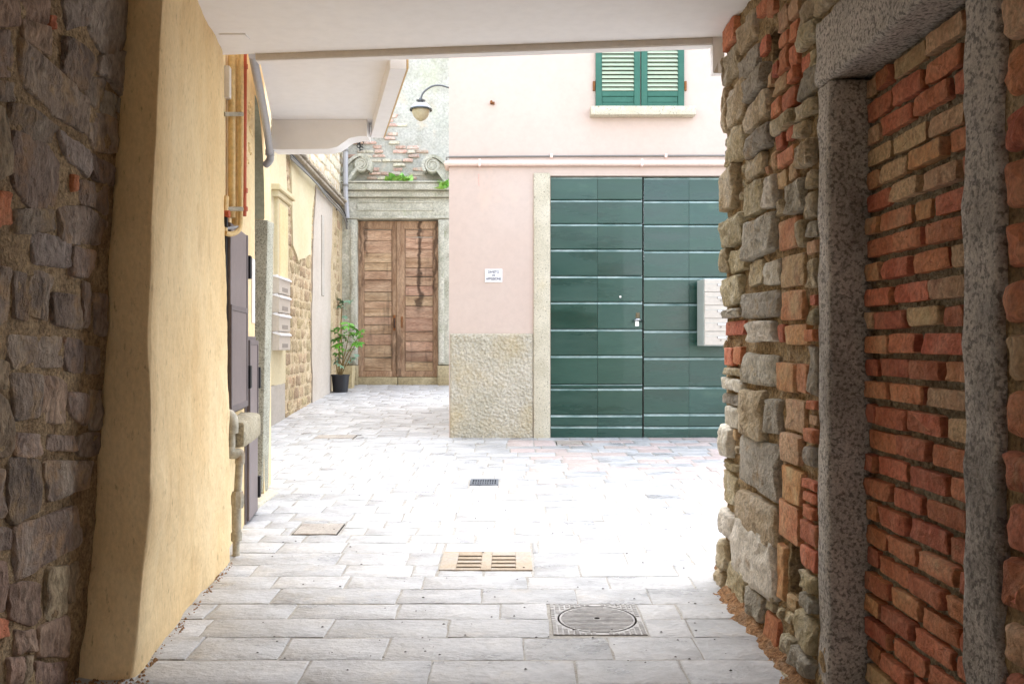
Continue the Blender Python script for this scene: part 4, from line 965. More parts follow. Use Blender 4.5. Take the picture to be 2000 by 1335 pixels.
# wrought iron ornament
t = thing('iron_ornament', 'small black wrought iron ornament hanging above the left scroll', 'ironwork', P(703, 274, YB - .1))
o_ = P(703, 274, YB - .10)
for sx, sz, r_ in ((-.03, -.02, .035), (.03, -.05, .035), (-.02, -.10, .03), (.025, -.14, .03), (0, .0, .03)):
    pts = [o_ + Vector((sx + r_ * math.cos(a * .5), 0, sz + r_ * math.sin(a * .5))) for a in range(12)]
    MB().tube(pts, .009, 6).build('curl', M['black'], t)
MB().tube([o_ + Vector((0, .1, .03)), o_ + Vector((0, 0, .03)), o_ + Vector((0, 0, -.2))], .009, 6).build('stem', M['black'], t)

# ------------------------------------------------------------------ pink house with the green gate
YF = 9.45
HW = lambda u, v, d: Vector((u, YF - d, v))
xf = lambda px: (px - CX) * YF / F
zf = lambda py: HC - (py - HY) * YF / F
ph = thing('pink_house', 'pale pink plastered house with green shutters and a large dark green gate', 'house', (xf(878), YF, gz(YF)))
gx0, gx1, gzt = xf(1075), xf(1439), zf(343)
ol = [(xf(877), .2), (gx0, .2), (gx0, gzt), (gx1, gzt), (gx1, .2), (4.6, .2), (4.6, 5.3), (xf(877), 5.3)]
vs, fs = prism([HW(u, v, 0) for u, v in ol], (0, .4, 0)); mesh('wall', vs, fs, M['pink'], ph, 30)
vs, fs = fbox(WW, xf(877), xf(877) + .4, YF + .402, 12.6, .2, 5.3, .01); mesh('side_wall', vs, fs, M['pink'], ph)
# rough-cast plinth
def plinth(a, c):
    u, v = xf(879) + a * (xf(1041.5) - xf(879)), gz(YF) - .03 + c * (zf(651) - gz(YF) + .03)
    e_ = min(a, 1 - a, (1 - c) * 1.4); k_ = min(1, e_ / .02)
    cell = noise.voronoi(Vector((u * 34, v * 34, 0)))[0][0]
    return HW(u, v, .002 + .030 * k_ - .016 * min(1, cell * 1.3) * k_ + .006 * nz((u, v, 0), 40) * k_)
vs, fs = grid(plinth, 110, 150); mesh('plinth', vs, fs, M['roughcast'], ph, None)
for a, c in ((1042, 1074.5), (1439.5, 1472)):
    vs, fs = rough_box(xf(a), xf(c), YF - .028, YF + .2, gz(YF) - .03, zf(338), .12, .005, .012, 7); mesh('gate_jamb', vs, fs, M['granite_light'], ph)
# gate leaves
Lz = [343.5, 389, 436, 486, 538, 589, 642, 694, 750, 758, 810, 832, 858]
Rz = [345, 391, 438, 489, 541, 592, 645, 698, 755, 808, 833, 858]
def gate_leaf(p0, pm, p1, zsl):
    o = MB().box(HW, xf(p0), xf(p1), gz(YF) + .005, zf(343.5), -.16, -.075, .004).build('gate_leaf', M['gate'], ph)
    for i in range(len(zsl) - 1):
        zt, zb = zf(zsl[i]), zf(zsl[i + 1])
        for a, c in ((p0, pm), (pm, p1)):
            x0_, x1_ = xf(a) + .0012, xf(c) - .0012; bb = .007; k_ = random.uniform(-.003, .003)
            # flat board with a sloping upper lip, its sky highlight painted in a paler colour
            pr = [(zb + .003, -.085), (zb + .003, -.040 + k_), (zb + .008, -.034 + k_), (zt - .024, -.034 + k_), (zt - .0035, -.050 + k_), (zt - .003, -.085)]
            if zt - zb < .06: pr = [(zb + .003, -.085), (zb + .003, -.036 + k_), (zt - .014, -.030 + k_), (zt - .005, -.05 + k_), (zt - .005, -.085)]
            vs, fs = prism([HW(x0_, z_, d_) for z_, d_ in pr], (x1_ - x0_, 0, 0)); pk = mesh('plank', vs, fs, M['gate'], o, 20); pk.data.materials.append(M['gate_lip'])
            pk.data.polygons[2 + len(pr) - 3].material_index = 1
    return o
g1 = gate_leaf(1075.5, 1168, 1255.5, Lz); g2 = gate_leaf(1258.5, 1347, 1437.5, Rz)
MB().box(HW, xf(1256), xf(1258), gz(YF), zf(344), -.09, -.05, .002).build('meeting_strip', M['void'], ph)
MB().box(HW, xf(1242.5), xf(1250.5), zf(621), zf(610), -.034, -.028, .003).lathe([(0, -.012), (.012, -.012), (.012, .012), (0, .012)], HW(xf(1246.5), zf(615), -.026), 14, 'Y').build('lock_plate', M['brass'], g1)
b = MB().box(HW, xf(1241), xf(1249), zf(637), zf(626), -.034, -.027, .003)
b.tube(smooth_path([HW(xf(1237), zf(627), -.02), HW(xf(1240), zf(625), .03), HW(xf(1245), zf(624), .045), HW(xf(1250), zf(625), .03), HW(xf(1253), zf(627), -.02)], 5), .011, 8)
b.build('handle', M['steel'], g1)
MB().lathe([(0, .02), (.012, .02), (.012, .045), (0, .045)], HW(xf(1212), zf(579), .002), 12, 'Y').build('peephole', M['steel'], g1)
# shutters
def shutter(p0, p1, hinge_px):
    x0_, x1_ = xf(p0), xf(p1); zb, zt = zf(212), zf(-4); st = xf(1012) - xf(1000)
    b = MB(); b.box(HW, x0_, x0_ + st, zb, zt, .002, .042, .004); b.box(HW, x1_ - st, x1_, zb, zt, .002, .042, .004)
    b.box(HW, x0_ + st, x1_ - st, zf(190), zf(180), .004, .036, .003); b.box(HW, x0_ + st, x1_ - st, zb, zf(202), .004, .034, .003); b.box(HW, x0_ + st, x1_ - st, zt - .06, zt, .004, .038, .003)
    o = b.build('shutter', M['shutter'], ph)
    MB().box(HW, x0_ + st + .002, x1_ - st - .002, zf(201.5), zf(190.5), .003, .030, .003).build('lower_panel', M['shutter'], o)
    MB().box(HW, x0_ + st, x1_ - st, zf(180), zt - .06, .001, .004, .0005).build('backing', M['void'], o)
    z = zf(179) ; first = None
    while z < zt - .10:
        c_ = HW((x0_ + x1_) / 2, z + .02, .022)
        if first is None:
            hw = (x1_ - x0_) / 2 - st - .002
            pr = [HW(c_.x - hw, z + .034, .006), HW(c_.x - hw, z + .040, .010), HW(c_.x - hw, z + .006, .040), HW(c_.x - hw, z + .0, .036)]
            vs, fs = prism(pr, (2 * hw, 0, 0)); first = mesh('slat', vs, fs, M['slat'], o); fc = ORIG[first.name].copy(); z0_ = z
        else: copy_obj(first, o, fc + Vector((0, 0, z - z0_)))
        z += .0425
    MB().box(HW, xf(hinge_px) - .012, xf(hinge_px) + .012, zf(178), zf(160), .0, .03, .003).build('hinge', M['rust'], o)
    return o
shutter(1163, 1249.5, 1160); shutter(1251.5, 1335, 1338)
vs, fs = rough_box(xf(1152), xf(1355), YF - .13, YF + .02, zf(230), zf(213), .12, .004, .008, 9); mesh('window_sill', vs, fs, M['granite_light'], ph)
# small anchor, cable and pipe along the facade
t = thing('facade_pipe', 'pink painted pipe running level across the pink facade', 'pipe', HW(xf(880), zf(321), .05))
MB().tube([HW(4.5, zf(320), .045), HW(xf(890), zf(320), .045), HW(xf(880), zf(320), .043), HW(xf(873), zf(320.5), .02), HW(xf(872), zf(321), -.2)], .030, 12).build('pipe', M['pinkpipe'], t)
for p_ in (937, 1252, 1500): MB().box(HW, xf(p_) - .012, xf(p_) + .012, zf(327), zf(313), 0, .082, .004).build('pipe_clip', M['pinkpipe'], t)
t = thing('facade_cable', 'thin grey cable clipped along the facade just above the pink pipe', 'cable', HW(xf(880), zf(306), .02))
MB().tube([HW(4.5, zf(303), .014), HW(xf(1080), zf(305.5), .014), HW(xf(878), zf(307), .014), HW(xf(872.5), zf(308), .012), HW(xf(872), zf(318), .012)], .0095, 8).build('cable', M['cable'], t)
for p_ in (1077, 1300): MB().box(HW, xf(p_) - .014, xf(p_) + .014, zf(309), zf(301), 0, .028, .004).build('cable_clip', M['pinkpipe'], t)
t = thing('rusty_anchor', 'small rusty iron stub sticking out of the upper pink wall', 'wall anchor', HW(xf(962), zf(203), 0))
MB().lathe([(0, -.07), (.014, -.07), (.014, .02), (0, .02)], HW(xf(960), zf(202), 0), 10, 'Y').build('pin', M['rust'], t)
MB().box(HW, xf(963), xf(966), zf(205), zf(200), 0, .03, .003).build('hook', M['rust'], t)
t = thing('red_paint_marks', 'faint red painted marks on the pink wall under the pipe', 'paint marks', HW(xf(935), zf(350), .003))
for k_, (a, c, d_, e_) in enumerate(((934, 936, 340, 343), (934.5, 935.6, 345, 351), (934, 936.2, 353, 355), (935, 936, 357, 363))):
    MB().box(HW, xf(a), xf(c), zf(e_), zf(d_), .0015, .004, .0005).build('mark', surf('faded_red_paint', [lin(226, 168, 156), lin(232, 184, 172)], 6, bump=0, fine=.1) if k_ == 0 else bpy.data.materials['faded_red_paint'], t)
# enamel sign
t = thing('wall_sign', 'small white enamel sign with three lines of dark lettering on the pink wall', 'sign', HW(xf(963), zf(538), .0))
MB().box(HW, xf(947), xf(981), zf(551), zf(525.5), .001, .012, .003).build('plate', M['sign'], t)
def text(s_, px, py, size, mat, parent, W=HW, d=.0135, wide=1.0):
    cu = bpy.data.curves.new('lettering', 'FONT'); cu.body = s_; cu.align_x = 'CENTER'; cu.align_y = 'CENTER'; cu.size = size; cu.extrude = .0004; cu.offset = .0006; cu.materials.append(mat)
    o = bpy.data.objects.new('lettering', cu); COL.objects.link(o); w_ = W(xf(px), zf(py), d)
    o.location = w_ - origin(parent); o.rotation_euler = (R(90), 0, 0); o.scale = (wide, 1, 1); o.parent = parent; 
    bpy.context.view_layer.update()
    me = bpy.data.meshes.new_from_object(o); m2 = bpy.data.objects.new('lettering', me); COL.objects.link(m2)
    m2.location = o.location; m2.rotation_euler = o.rotation_euler; m2.scale = o.scale; m2.parent = parent
    bpy.data.objects.remove(o); bpy.data.curves.remove(cu); return m2
text('DIVIETO', 964, 531.5, .036, M['ink'], t, wide=.86); text('DI', 964, 538, .030, M['ink'], t); text('AFFISSIONE', 964, 544.7, .036, M['ink'], t, wide=.84)
# five letterboxes before the gate
t = thing('letterbox_bank', 'cream white bank of five letterboxes against the right leaf of the green gate', 'letterboxes', P(1400, 675, 9.2))
Yl = 9.08; LB = lambda u, v, d: Vector((u, Yl - d, v)); xq = lambda px: (px - CX) * Yl / F; zq = lambda py: HC - (py - HY) * Yl / F
MB().box(LB, xq(1375), xq(1375) + .36, zq(675), zq(544), -.335, -.006, .004).build('casing', M['mail_side'], t)
bnd = [545.5, 570, 596, 621.5, 647, 673.5]
for i in range(5):
    bx = MB().box(LB, xq(1376), xq(1376) + .35, zq(bnd[i + 1]) + .002, zq(bnd[i]) - .002, -.006, .010, .003).build('letterbox_door', M['mail'], t)
    h_ = bnd[i + 1] - bnd[i]; yt = bnd[i] + h_ * .34
    MB().box(LB, xq(1376) + .01, xq(1376) + .34, zq(yt + .5), zq(yt), .0102, .0125, .0005).build('flap_edge', M['mail_side'], bx)
    MB().box(LB, xq(1400), xq(1400) + .10, zq(yt + 4.6), zq(yt + .6), .0102, .0135, .0008).build('name_plate', M['mail_dark'], bx)
    MB().box(LB, xq(1400) + .008, xq(1400) + .092, zq(yt + 4.0), zq(yt + 1.2), .0136, .0145, .0003).build('name_card', M['sign'], bx)
    MB().lathe([(0, -.018), (.008, -.018), (.008, 0), (0, 0)], LB(xq(1407.5), zq(yt + 8), .0), 10, 'Y').build('lock', M['mail_dark'], bx)

# ------------------------------------------------------------------ hanging street lamp on the corner of the pink house
YL = 12.0; lp_ = lambda px, py: P(px, py, YL)
t = thing('street_lamp', 'grey street lamp with opal bowl hanging from a curved arm in the alley', 'street lamp', lp_(822, 215))
MB().tube(smooth_path([Vector((xf(877) - .002, YL, lp_(900, 182).z)), lp_(888, 174), lp_(876, 171), lp_(862, 167), lp_(846, 168), lp_(832, 176), lp_(825, 184), lp_(822, 193)], 6), .013, 10).build('arm', M['lampmetal'], t)
c_ = lp_(822, 215); s_ = YL / F
MB().lathe([(0, 23 * s_), (3.5 * s_, 23 * s_), (4 * s_, 19.5 * s_), (9 * s_, 19 * s_), (9 * s_, 17.5 * s_), (5.5 * s_, 16.8 * s_), (5 * s_, 13.5 * s_), (0, 13.5 * s_)], c_, 20).build('cap', M['lampmetal'], t)
MB().lathe([(5 * s_, 13.5 * s_), (12 * s_, 12 * s_), (17.5 * s_, 7.5 * s_), (20 * s_, 2.5 * s_), (19 * s_, 2.3 * s_), (11 * s_, 8 * s_), (5 * s_, 12.5 * s_)], c_, 28).build('shade', M['lampwhite'], t)
MB().lathe([(19 * s_, 2.4 * s_), (22 * s_, 2.0 * s_), (22 * s_, -.8 * s_), (17 * s_, 0 * s_), (17 * s_, 1.6 * s_)], c_, 28).build('rim', M['lampdark'], t)
MB().lathe([(0, 1.2 * s_), (16.8 * s_, 1.2 * s_), (17.2 * s_, -5 * s_), (14 * s_, -13 * s_), (8 * s_, -19 * s_), (3 * s_, -21.5 * s_), (0, -22 * s_)], c_, 28).build('bowl', M['lampglass'], t)

# ------------------------------------------------------------------ right wall: rubble, granite door frame, brick infill
XR = 1.06
RWF = lambda u, v, d: Vector((XR - d, u, v))
def to_right(px, py): Y = XR * F / (px - CX); return (Y, HC - (py - HY) * Y / F)
rw = thing('right_stone_wall', 'patchwork rubble and brick wall with a bricked up granite doorway on the right', 'stone wall', (XR, 3.2, .13))
def flare(v): return .05 * max(0, (.55 - v) / .55) ** 1.5
def rmort(a, c):
    u, v = 3.02 + a * (4.60 - 3.02), -.05 + c * 3.0
    d = -.003 + .013 * fbm((u, v, 0), 8, 1) + .008 * fbm((u, v, 0), 30, 4) + flare(v)
    e_ = max(0, (u - 4.50) / .1); d -= .05 * e_ * e_
    if 1.0 < 0: pass
    p = RWF(u + .012 * fbm((0, v, 0), 6, 8) * min(1, e_), v, d)
    # the narrow niche low in the wall and the putlog hole
    for (ua, ub, va, vb, dp) in NICHES:
        if ua < u < ub and va < v < vb: p.x += dp
    return p
def px_rect(px0, py0, px1, py1):
    a = to_right(px0, (py0 + py1) / 2)[0]; c = to_right(px1, (py0 + py1) / 2)[0]; Ym = (a + c) / 2
    return [c, a, HC - (py1 - HY) * Ym / F, HC - (py0 - HY) * Ym / F]
NICHES = []
for r_ in ((1546, 1058, 1570, 1160), (1508, 50, 1535, 100)):
    q_ = px_rect(*r_); NICHES.append((q_[0], q_[1], q_[2], q_[3], .44))
vs, fs = grid(rmort, 130, 230); mesh('mortar', vs, fs, M['mortar_right'], rw, None)
vs, fs = grid(lambda a, c: RWF(-6.2 + a * (1.96 + 6.2), -.35 + c * 3.3, .012 * fbm((a * 3, c * 3, 0), 7, 1) + .006 * fbm((a * 3, c * 3, 0), 25, 4)), 80, 90); mesh('mortar', vs, fs, M['mortar_right'], rw, None)
vs, fs = fbox(WW, XR + .47, XR + .7, -6.2, 4.55, -.4, 3.0, .01); mesh('core', vs, fs, M['mortar_right'], rw)
# end face of the wall towards the court
vs, fs = grid(lambda a, c: Vector((XR + .03 + a * .66, 4.585 + .012 * fbm((a, c * 3, 0), 5, 2), -.05 + c * 3.0)), 20, 80); mesh('end_face', vs, fs, M['mortar_right'], rw, None)
Za = [(75,190,140,310,'o'),(140,205,215,300,'g'),(170,275,250,370,'g'),(98,330,172,480,'o'),(68,350,98,520,'o'),(103,497,172,630,'o'),(175,375,268,490,'o'),(180,500,275,600,'g'),(172,606,240,694,'o'),(75,650,130,830,'o'),
 (170,705,240,835,'o'),(246,680,290,810,'w'),(70,845,165,960,'o'),(167,845,292,1000,'g'),(112,965,165,1060,'o'),(72,965,106,1065,'o'),(237,1008,300,1110,'w'),(175,1008,232,1110,'o'),(75,1070,158,1188,'o'),(162,1130,298,1238,'g'),
 (78,1197,160,1238,'g'),(85,1244,160,1306,'r'),(175,1247,282,1335,'w'),(215,0,250,60,'r'),(254,-20,285,60,'r'),(288,28,328,120,'p'),(330,-10,372,70,'p'),(220,145,250,215,'r'),(300,125,335,180,'r'),(338,80,372,160,'r'),
 (278,240,303,300,'r'),(306,182,340,285,'r'),(342,170,372,262,'r'),(255,282,274,342,'p'),(277,293,328,362,'p'),(335,262,370,322,'r'),(272,383,313,452,'r'),(316,347,370,432,'r'),(286,442,368,512,'o'),(293,518,324,582,'r'),(330,487,364,546,'r'),
 (298,577,368,642,'n'),(290,662,328,732,'p'),(338,632,368,702,'p'),(332,706,398,830,'g'),(294,772,328,842,'o'),(299,848,373,975,'n'),(376,852,403,960,'o'),(302,987,393,1120,'p'),(302,1127,388,1250,'n'),(290,1258,316,1335,'r'),(320,1260,408,1345,'n'),
 (378,0,450,84,'o'),(376,92,450,180,'o'),(385,210,420,278,'r'),(424,190,452,260,'o'),(370,265,453,378,'g'),(377,388,448,460,'o'),(380,470,412,540,'o'),(381,548,438,650,'o'),(412,655,453,730,'o'),(405,742,453,850,'o'),(410,856,453,925,'g'),
 (405,932,453,990,'p'),(410,1000,453,1120,'o'),(415,1142,440,1192,'r'),(412,1200,450,1268,'o'),(408,1277,450,1332,'r'),(80,90,130,180,'r'),(135,70,205,190,'o'),(68,230,76,330,'o')]
Zb = [(150,55,283,183,'g'),(85,32,118,110,'r'),(122,30,153,104,'r'),(80,152,153,205,'w'),(85,112,150,148,'o'),(78,212,148,258,'g'),(87,262,140,346,'w'),(65,335,114,458,'w'),(152,192,238,388,'o'),(242,235,298,370,'g'),(142,392,298,598,'g'),
 (58,510,128,638,'o'),(65,470,126,506,'o'),(130,606,298,768,'o'),(286,92,358,208,'n'),(362,97,403,215,'n'),(316,234,393,360,'p'),(302,365,378,488,'p'),(306,497,383,640,'n'),(292,630,370,786,'n'),(410,30,443,220,'g'),(408,238,450,280,'r'),
 (410,292,445,340,'p'),(402,345,448,408,'r'),(400,415,452,498,'g'),(387,545,448,588,'r'),(390,594,448,638,'r'),(388,645,433,700,'r'),(380,706,448,796,'r'),(60,662,128,760,'w'),(57,770,108,878,'o'),(127,725,290,950,'w'),(294,792,320,1010,'n'),
 (382,804,448,896,'r'),(117,882,183,1008,'o'),(47,882,106,980,'o'),(187,968,248,1078,'g'),(112,1014,168,1068,'o'),(172,1085,248,1170,'o'),(256,1062,308,1186,'r'),(372,1064,448,1200,'o'),(332,1142,368,1228,'o'),(372,1212,448,1290,'g'),
 (232,1192,328,1270,'o'),(392,905,448,980,'o'),(390,990,448,1056,'g'),(262,965,292,1056,'o'),(300,1280,440,1330,'o')]
RT = {'o': 'ochre', 'g': 'grey', 'w': 'pale', 'r': 'brick_red', 'n': 'brick_orange', 'p': 'brick_pale'}
occ = set()
def mark(r_):
    for i in range(int(r_[0] / .02), int(r_[1] / .02) + 1):
        for j in range(int(r_[2] / .02), int(r_[3] / .02) + 1): occ.add((i, j))
def free(r_): return not any((i, j) in occ for i in range(int(r_[0] / .02), int(r_[1] / .02) + 1) for j in range(int(r_[2] / .02), int(r_[3] / .02) + 1))
for q_ in NICHES: mark(q_[:4])
FW = lambda u, v, d: RWF(u - .02 * max(0, (u - 4.45) / .1), v, d + flare(v) - .04 * max(0, (u - 4.5) / .1))
for lst, oy in ((Za, 0), (Zb, 660)):
    sc_ = 1.992 if oy == 0 else 1.977
    for (a, c, d_, e_, tn) in lst:
        q_ = px_rect(1380 + a / sc_, oy + c / sc_, 1380 + d_ / sc_, oy + e_ / sc_)
        q_[1] = min(q_[1], 4.60); q_[0] = max(q_[0], 3.13)
        if q_[1] - q_[0] < .03: continue
        isb = tn in 'rnp'
        g_ = .004
        poly = quad_poly(q_[0] + g_, q_[1] - g_, q_[2] + g_, q_[3] - g_, .035 if isb else .07)
        poly = chaikin(poly, .10 if isb else .15)
        vs, fs = block_geo(poly, FW, random.uniform(.014, .03) if isb else random.uniform(.02, .048), .03,   .007 if isb else .015, .2 if isb else .3, 15, .06 if isb else .08, random.random() * 60, hi=True)
        mesh('brick' if isb else 'stone', vs, fs, M[RT[tn]], rw, 42); mark(q_)
cnt = 0
for i in range(5000):
    w_, h_ = random.uniform(.035, .11), random.uniform(.03, .08); u, v = random.uniform(3.14, 4.56 - w_), random.uniform(.18, 2.84 - h_)
    q_ = [u, u + w_, v, v + h_]
    if cnt < 120 and free(q_):
        mark(q_); cnt += 1
        vs, fs = block_geo(chaikin(quad_poly(u, u + w_, v, v + h_, .1), .24), FW, random.uniform(.008, .026), .03, .010, .5, 20, .14, random.random() * 60)
        mesh('stone', vs, fs, M[random.choice(['ochre', 'ochre', 'grey', 'brick_pale'])], rw, 28)
# stones and bricks nearer than the door frame
for i in range(24):
    v = .1 + i * .118; u = 1.93
    while u > 1.0:
        w_ = random.uniform(.1, .26); tn = random.choice(['brick_red', 'brick_red', 'brick_red', 'brick_pale'])
        vs, fs = block_geo(chaikin(quad_poly(u - w_ + .012, u, v, v + random.uniform(.085, .11), .06), .2), RWF, random.uniform(.02, .04), .03, .012, .5, 15, .12, random.random() * 60, hi=True)
        mesh('brick' if 'brick' in tn else 'stone', vs, fs, M[tn], rw, 28); u -= w_
# granite frame
vs, fs = rough_box(XR - .018, XR + .16, 3.0, 3.115, -.02, 2.225, .045, .0075, .012, 14); mesh('granite_jamb', vs, fs, M['granite'], rw, 60)
vs, fs = rough_box(XR - .020, XR + .16, 1.955, 2.115, -.02, 2.225, .045, .009, .016, 14); mesh('granite_jamb', vs, fs, M['granite'], rw, 60)
vs, fs = rough_box(XR - .022, XR + .17, 1.90, 3.135, 2.229, 2.45, .045, .009, .016, 12); mesh('granite_lintel', vs, fs, M['granite'], rw, 60)
# above and below the frame
vs, fs = grid(lambda a, c: RWF(1.95 + a * 1.1, 2.4 + c * .55, .012 * fbm((a, c, 0), 7, 1)), 40, 20); mesh('mortar', vs, fs, M['mortar_right'], rw, None)
for i in range(2):
    u = 1.95
    while u < 3.1:
        w_ = random.uniform(.14, .28); v = 2.462 + i * .2
        vs, fs = block_geo(chaikin(quad_poly(u + .01, u + w_ - .01, v + .01, v + .18, .06), .2), RWF, .03, .03, .012, .5, 15, .12, random.random() * 60, hi=True); mesh('stone', vs, fs, M['ochre'], rw, 28); u += w_
# brick infill
XI = XR + .105
IWF = lambda u, v, d: Vector((XI - d, u, v))
vs, fs = grid(lambda a, c: IWF(2.0 + a * 1.02, -.02 + c * 2.26, -.014 + .011 * fbm((a, c * 2.2, 0), 16, 1) + .006 * fbm((a, c * 2.2, 0), 60, 3)), 90, 190); mesh('infill_mortar', vs, fs, M['mortar_grey'], rw, None)
v = .02; row = 0
while v < 2.20:
    h_ = random.uniform(.070, .078); u = 2.998 + (0 if row % 2 else .11) + random.uniform(-.02, .03); sag = .0
    first = True
    while u > 2.10:
        w_ = random.choice([.235, .235, .225, .12 if random.random() < .2 else .24]) * random.uniform(.92, 1.04)
        a, c = max(u - w_ + .023, 2.08), min(u, 2.993)
        if c - a > .03:
            hgt = (v - .1) / 2.1; pr_ = .03 if hgt < .45 else (.10 if hgt < .62 else .36)
            if hgt < .12: pr_ = .15
            tn = 'brick_pale' if random.random() < pr_ else ('brick_orange' if random.random() < .1 else 'brick_red')
            if random.random() < .994:
                dz = random.uniform(-.004, .004)
                poly = chaikin(quad_poly(a, c, v + dz + .002, v + dz + h_ - .015, .03), .12)
                vs, fs = block_geo(poly, IWF, random.uniform(-.004, .014) + .004, .04, .007, .35, 22, .06, random.random() * 60, hi=True); mesh('brick', vs, fs, M[tn], rw, 28)
        u -= w_
    v += h_ + .003; row += 1
# soil and rubble washed out along the foot of the wall
def heap(a, c):
    u = 2.2 + a * 2.5; k_ = c
    w_ = .04 + .05 * (1 + nz((u, 0, 0), 3, 2)) + .03 * nz((u, 3, 0), 14, 2) + (.04 if 3.15 < u < 4.3 else 0)
    if u > 4.3: w_ *= .5
    d = w_ * (1 - k_); hgt = (.10 + .05 * nz((u, 1, 0), 4, 6)) * k_ ** 1.3
    p = Vector((XR - d + .02, u, gz(u) + .012 + hgt)); return p + Vector((0, 0, 1)) * (.018 * fbm(p, 22, 3) * math.sin(min(1, k_ * 1.6) * math.pi))
vs, fs = grid(heap, 160, 18); tag(mesh('soil', vs, fs, M['soil'], None, 40), 'orange brown soil crumbling along the foot of the right wall', 'soil', kind='stuff')

# ------------------------------------------------------------------ potted plant and planter
pb = G(665, 767)
t = thing('potted_plant', 'leafy green plant in a black plastic pot by the old door', 'potted plant', pb)
s_ = pb.y / F
MB().lathe([(0, 0), (14 * s_, 0), (17 * s_, 33 * s_), (18.3 * s_, 33 * s_), (18.3 * s_, 36 * s_), (16.6 * s_, 36 * s_), (16 * s_, 32 * s_), (0, 32 * s_)], pb, 24).build('pot', M['pot'], t)
MB().lathe([(0, 31 * s_), (16 * s_, 31 * s_), (10 * s_, 33.5 * s_), (0, 34 * s_)], pb, 16).build('soil', M['potsoil'], t)
def pl(px, py, dy=0): return P(px, py, pb.y + dy)
stems = [[pl(664, 735), pl(668, 710, .0), pl(676, 680, .02), pl(682, 650, -.02)], [pl(665, 735), pl(672, 705), pl(688, 675, -.04), pl(700, 660, -.05)], [pl(663, 735), pl(662, 700, .03), pl(664, 665, .02), pl(668, 640, .0)], [pl(666, 735), pl(674, 715), pl(685, 690, -.06), pl(696, 668, -.08)], [pl(663, 736), pl(657, 715), pl(655, 700)]]
for st in stems: MB().tube(smooth_path(st, 5), [.011 - .006 * i / (5 * (len(st) - 1)) for i in range(5 * (len(st) - 1) + 1)], 7).build('stem', M['stem'], t)
lv = [(664, 640, 17, 0), (680, 636, 15, 0), (690, 640, 16, 0), (703, 647, 15, 0), (706, 656, 13, 0), (672, 650, 18, 0), (686, 652, 14, 0), (660, 662, 19, 0), (667, 672, 16, 0), (656, 676, 16, 0), (698, 668, 16, 0), (706, 672, 13, 0), (688, 668, 13, 0), (676, 662, 14, 0),
      (660, 690, 15, 0), (683, 683, 12, 0), (658, 650, 15, 0), (657, 708, 11, 1), (664, 713, 10, 1), (653, 702, 11, 1), (674, 632, 12, 0), (696, 652, 12, 0), (668, 655, 14, 0), (655, 664, 14, 0), (693, 674, 12, 0), (664, 680, 13, 0)]
pr0 = pr1 = None
for (px, py, sz, kd) in lv:
    pos = pl(px, py, random.uniform(-.14, .12)); s = sz * s_ * random.uniform(1.05, 1.4)
    rot = (random.uniform(-.5, .9), random.uniform(-.5, .5), random.uniform(0, 6.28))
    pr = pr1 if kd else pr0
    if pr is None:
        pr = leaf_obj('palm', M['leaf_blue' if kd else 'leaf'], t)
        if kd: pr1 = pr
        else: pr0 = pr
        pr.location = pos - pb; pr.rotation_euler = rot; pr.scale = (s, s, s); ORIG[pr.name] = pos
    else: copy_obj(pr, t, pos, rot, (s, s, s))
qb = Vector((P(674, 745, 15.35).x, 15.35, gz(15.35) + .012)); q_ = 15.35 / F
t = thing('stone_planter', 'square weathered stone planter behind the black pot', 'planter', qb)
hw, hh = 17 * q_, qb.z + 44 * q_
fr_ = lambda r0, r1, z0, z1: ([(qb.x + a * r, qb.y + c * r, z) for r, z in ((r0, z0), (r1, z1)) for a, c in ((-1, -1), (1, -1), (1, 1), (-1, 1))])
b = MB()
vs = fr_(hw * .9, hw, qb.z, hh) + fr_(hw * .8, hw * .8, hh, hh - .05)
b.add(vs, [(3, 2, 1, 0)] + [(i + 4 * k_, (i + 1) % 4 + 4 * k_, (i + 1) % 4 + 4 * k_ + 4, i + 4 * k_ + 4) for k_ in range(3) for i in range(4)] + [(12, 13, 14, 15)]); b.build('box', M['planter'], t)
b = MB().lathe([(0, 0), (hw * .74, 0), (hw * .4, .02), (0, .025)], Vector((qb.x, qb.y, hh - .049)), 12); b.build('soil', M['potsoil'], t)
t2 = thing('tall_houseplant', 'thin blue green plant rising from the stone planter behind the green leaves', 'plant', Vector((qb.x, qb.y, hh - .03)))
pp = lambda px, py: P(px, py, 15.35)
for st in ([pp(672, 718), pp(668, 680), pp(666, 640), pp(668, 600)], [pp(676, 718), pp(684, 705), pp(690, 698)], [pp(670, 718), pp(664, 705), pp(662, 690)]): MB().tube(smooth_path(st, 5), .009, 6).build('stem', M['stem'], t2)
pr = None
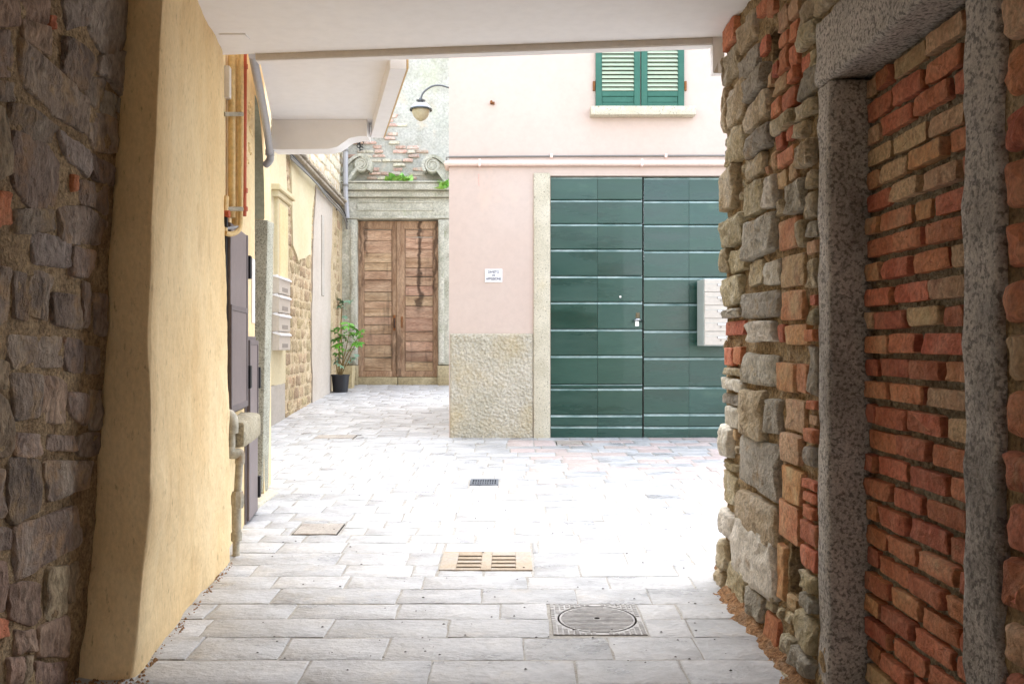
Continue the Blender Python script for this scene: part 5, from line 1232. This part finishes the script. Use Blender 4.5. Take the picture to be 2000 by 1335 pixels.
for (px, py, sz) in ((668, 590, 18), (676, 590, 17), (664, 598, 16), (672, 600, 14), (682, 592, 15), (688, 700, 12), (680, 706, 12), (694, 694, 11), (664, 700, 11), (672, 620, 10)):
    pos = pp(px, py); s = sz * q_; rot = (random.uniform(.1, .8), random.uniform(-.4, .4), random.uniform(0, 6.28))
    if pr is None:
        pr = leaf_obj('palm', M['leaf_blue'], t2); pr.location = pos - origin(t2); pr.rotation_euler = rot; pr.scale = (s, s, s)
    else: copy_obj(pr, t2, pos, rot, (s, s, s))

# ------------------------------------------------------------------ small litter on the pavement
def dry_leaf(px, py, size, lab):
    g_ = G(px, py) + Vector((0, 0, .022)); a = random.uniform(0, 6.28)
    pts = [(-1, 0, .15), (-.4, .45, 0), (.3, .4, .1), (1, 0, .3), (.3, -.4, .1), (-.4, -.45, 0), (0, 0, -.0)]
    c_, s2 = math.cos(a), math.sin(a)
    vs = [g_ + Vector(((x_ * c_ - y_ * s2) * size, (x_ * s2 + y_ * c_) * size, z_ * size)) for x_, y_, z_ in pts]
    tag(mesh('dry_leaf', vs, [(0, 1, 6), (1, 2, 6), (2, 3, 6), (3, 4, 6), (4, 5, 6), (5, 0, 6)], M['litter']), lab, 'dry leaf', 'dry leaves on the pavement')
dry_leaf(700, 853, .045, 'dark dry leaf at the mouth of the alley, larger of the pair')
dry_leaf(706, 858, .03, 'small dark dry leaf beside the larger one at the alley mouth')
b = MB()
for i in range(150):
    py = 860 + 460 * random.random() ** .8; px = random.uniform(500, 1430); g_ = G(px, py); r = random.uniform(.003, .008); z_ = .021
    if abs(g_.x) > 1.1 and g_.y < 4.8: continue
    b.add([g_ + Vector((r, 0, z_)), g_ + Vector((0, r * .7, z_)), g_ + Vector((-r, 0, z_)), g_ + Vector((0, -r * .6, z_)), g_ + Vector((0, 0, z_ + r * .6))], [(0, 1, 4), (1, 2, 4), (2, 3, 4), (3, 0, 4)])
tag(b.build('litter', M['litter'], None, 20), 'tiny dark crumbs scattered over the pavement', 'litter', kind='stuff')
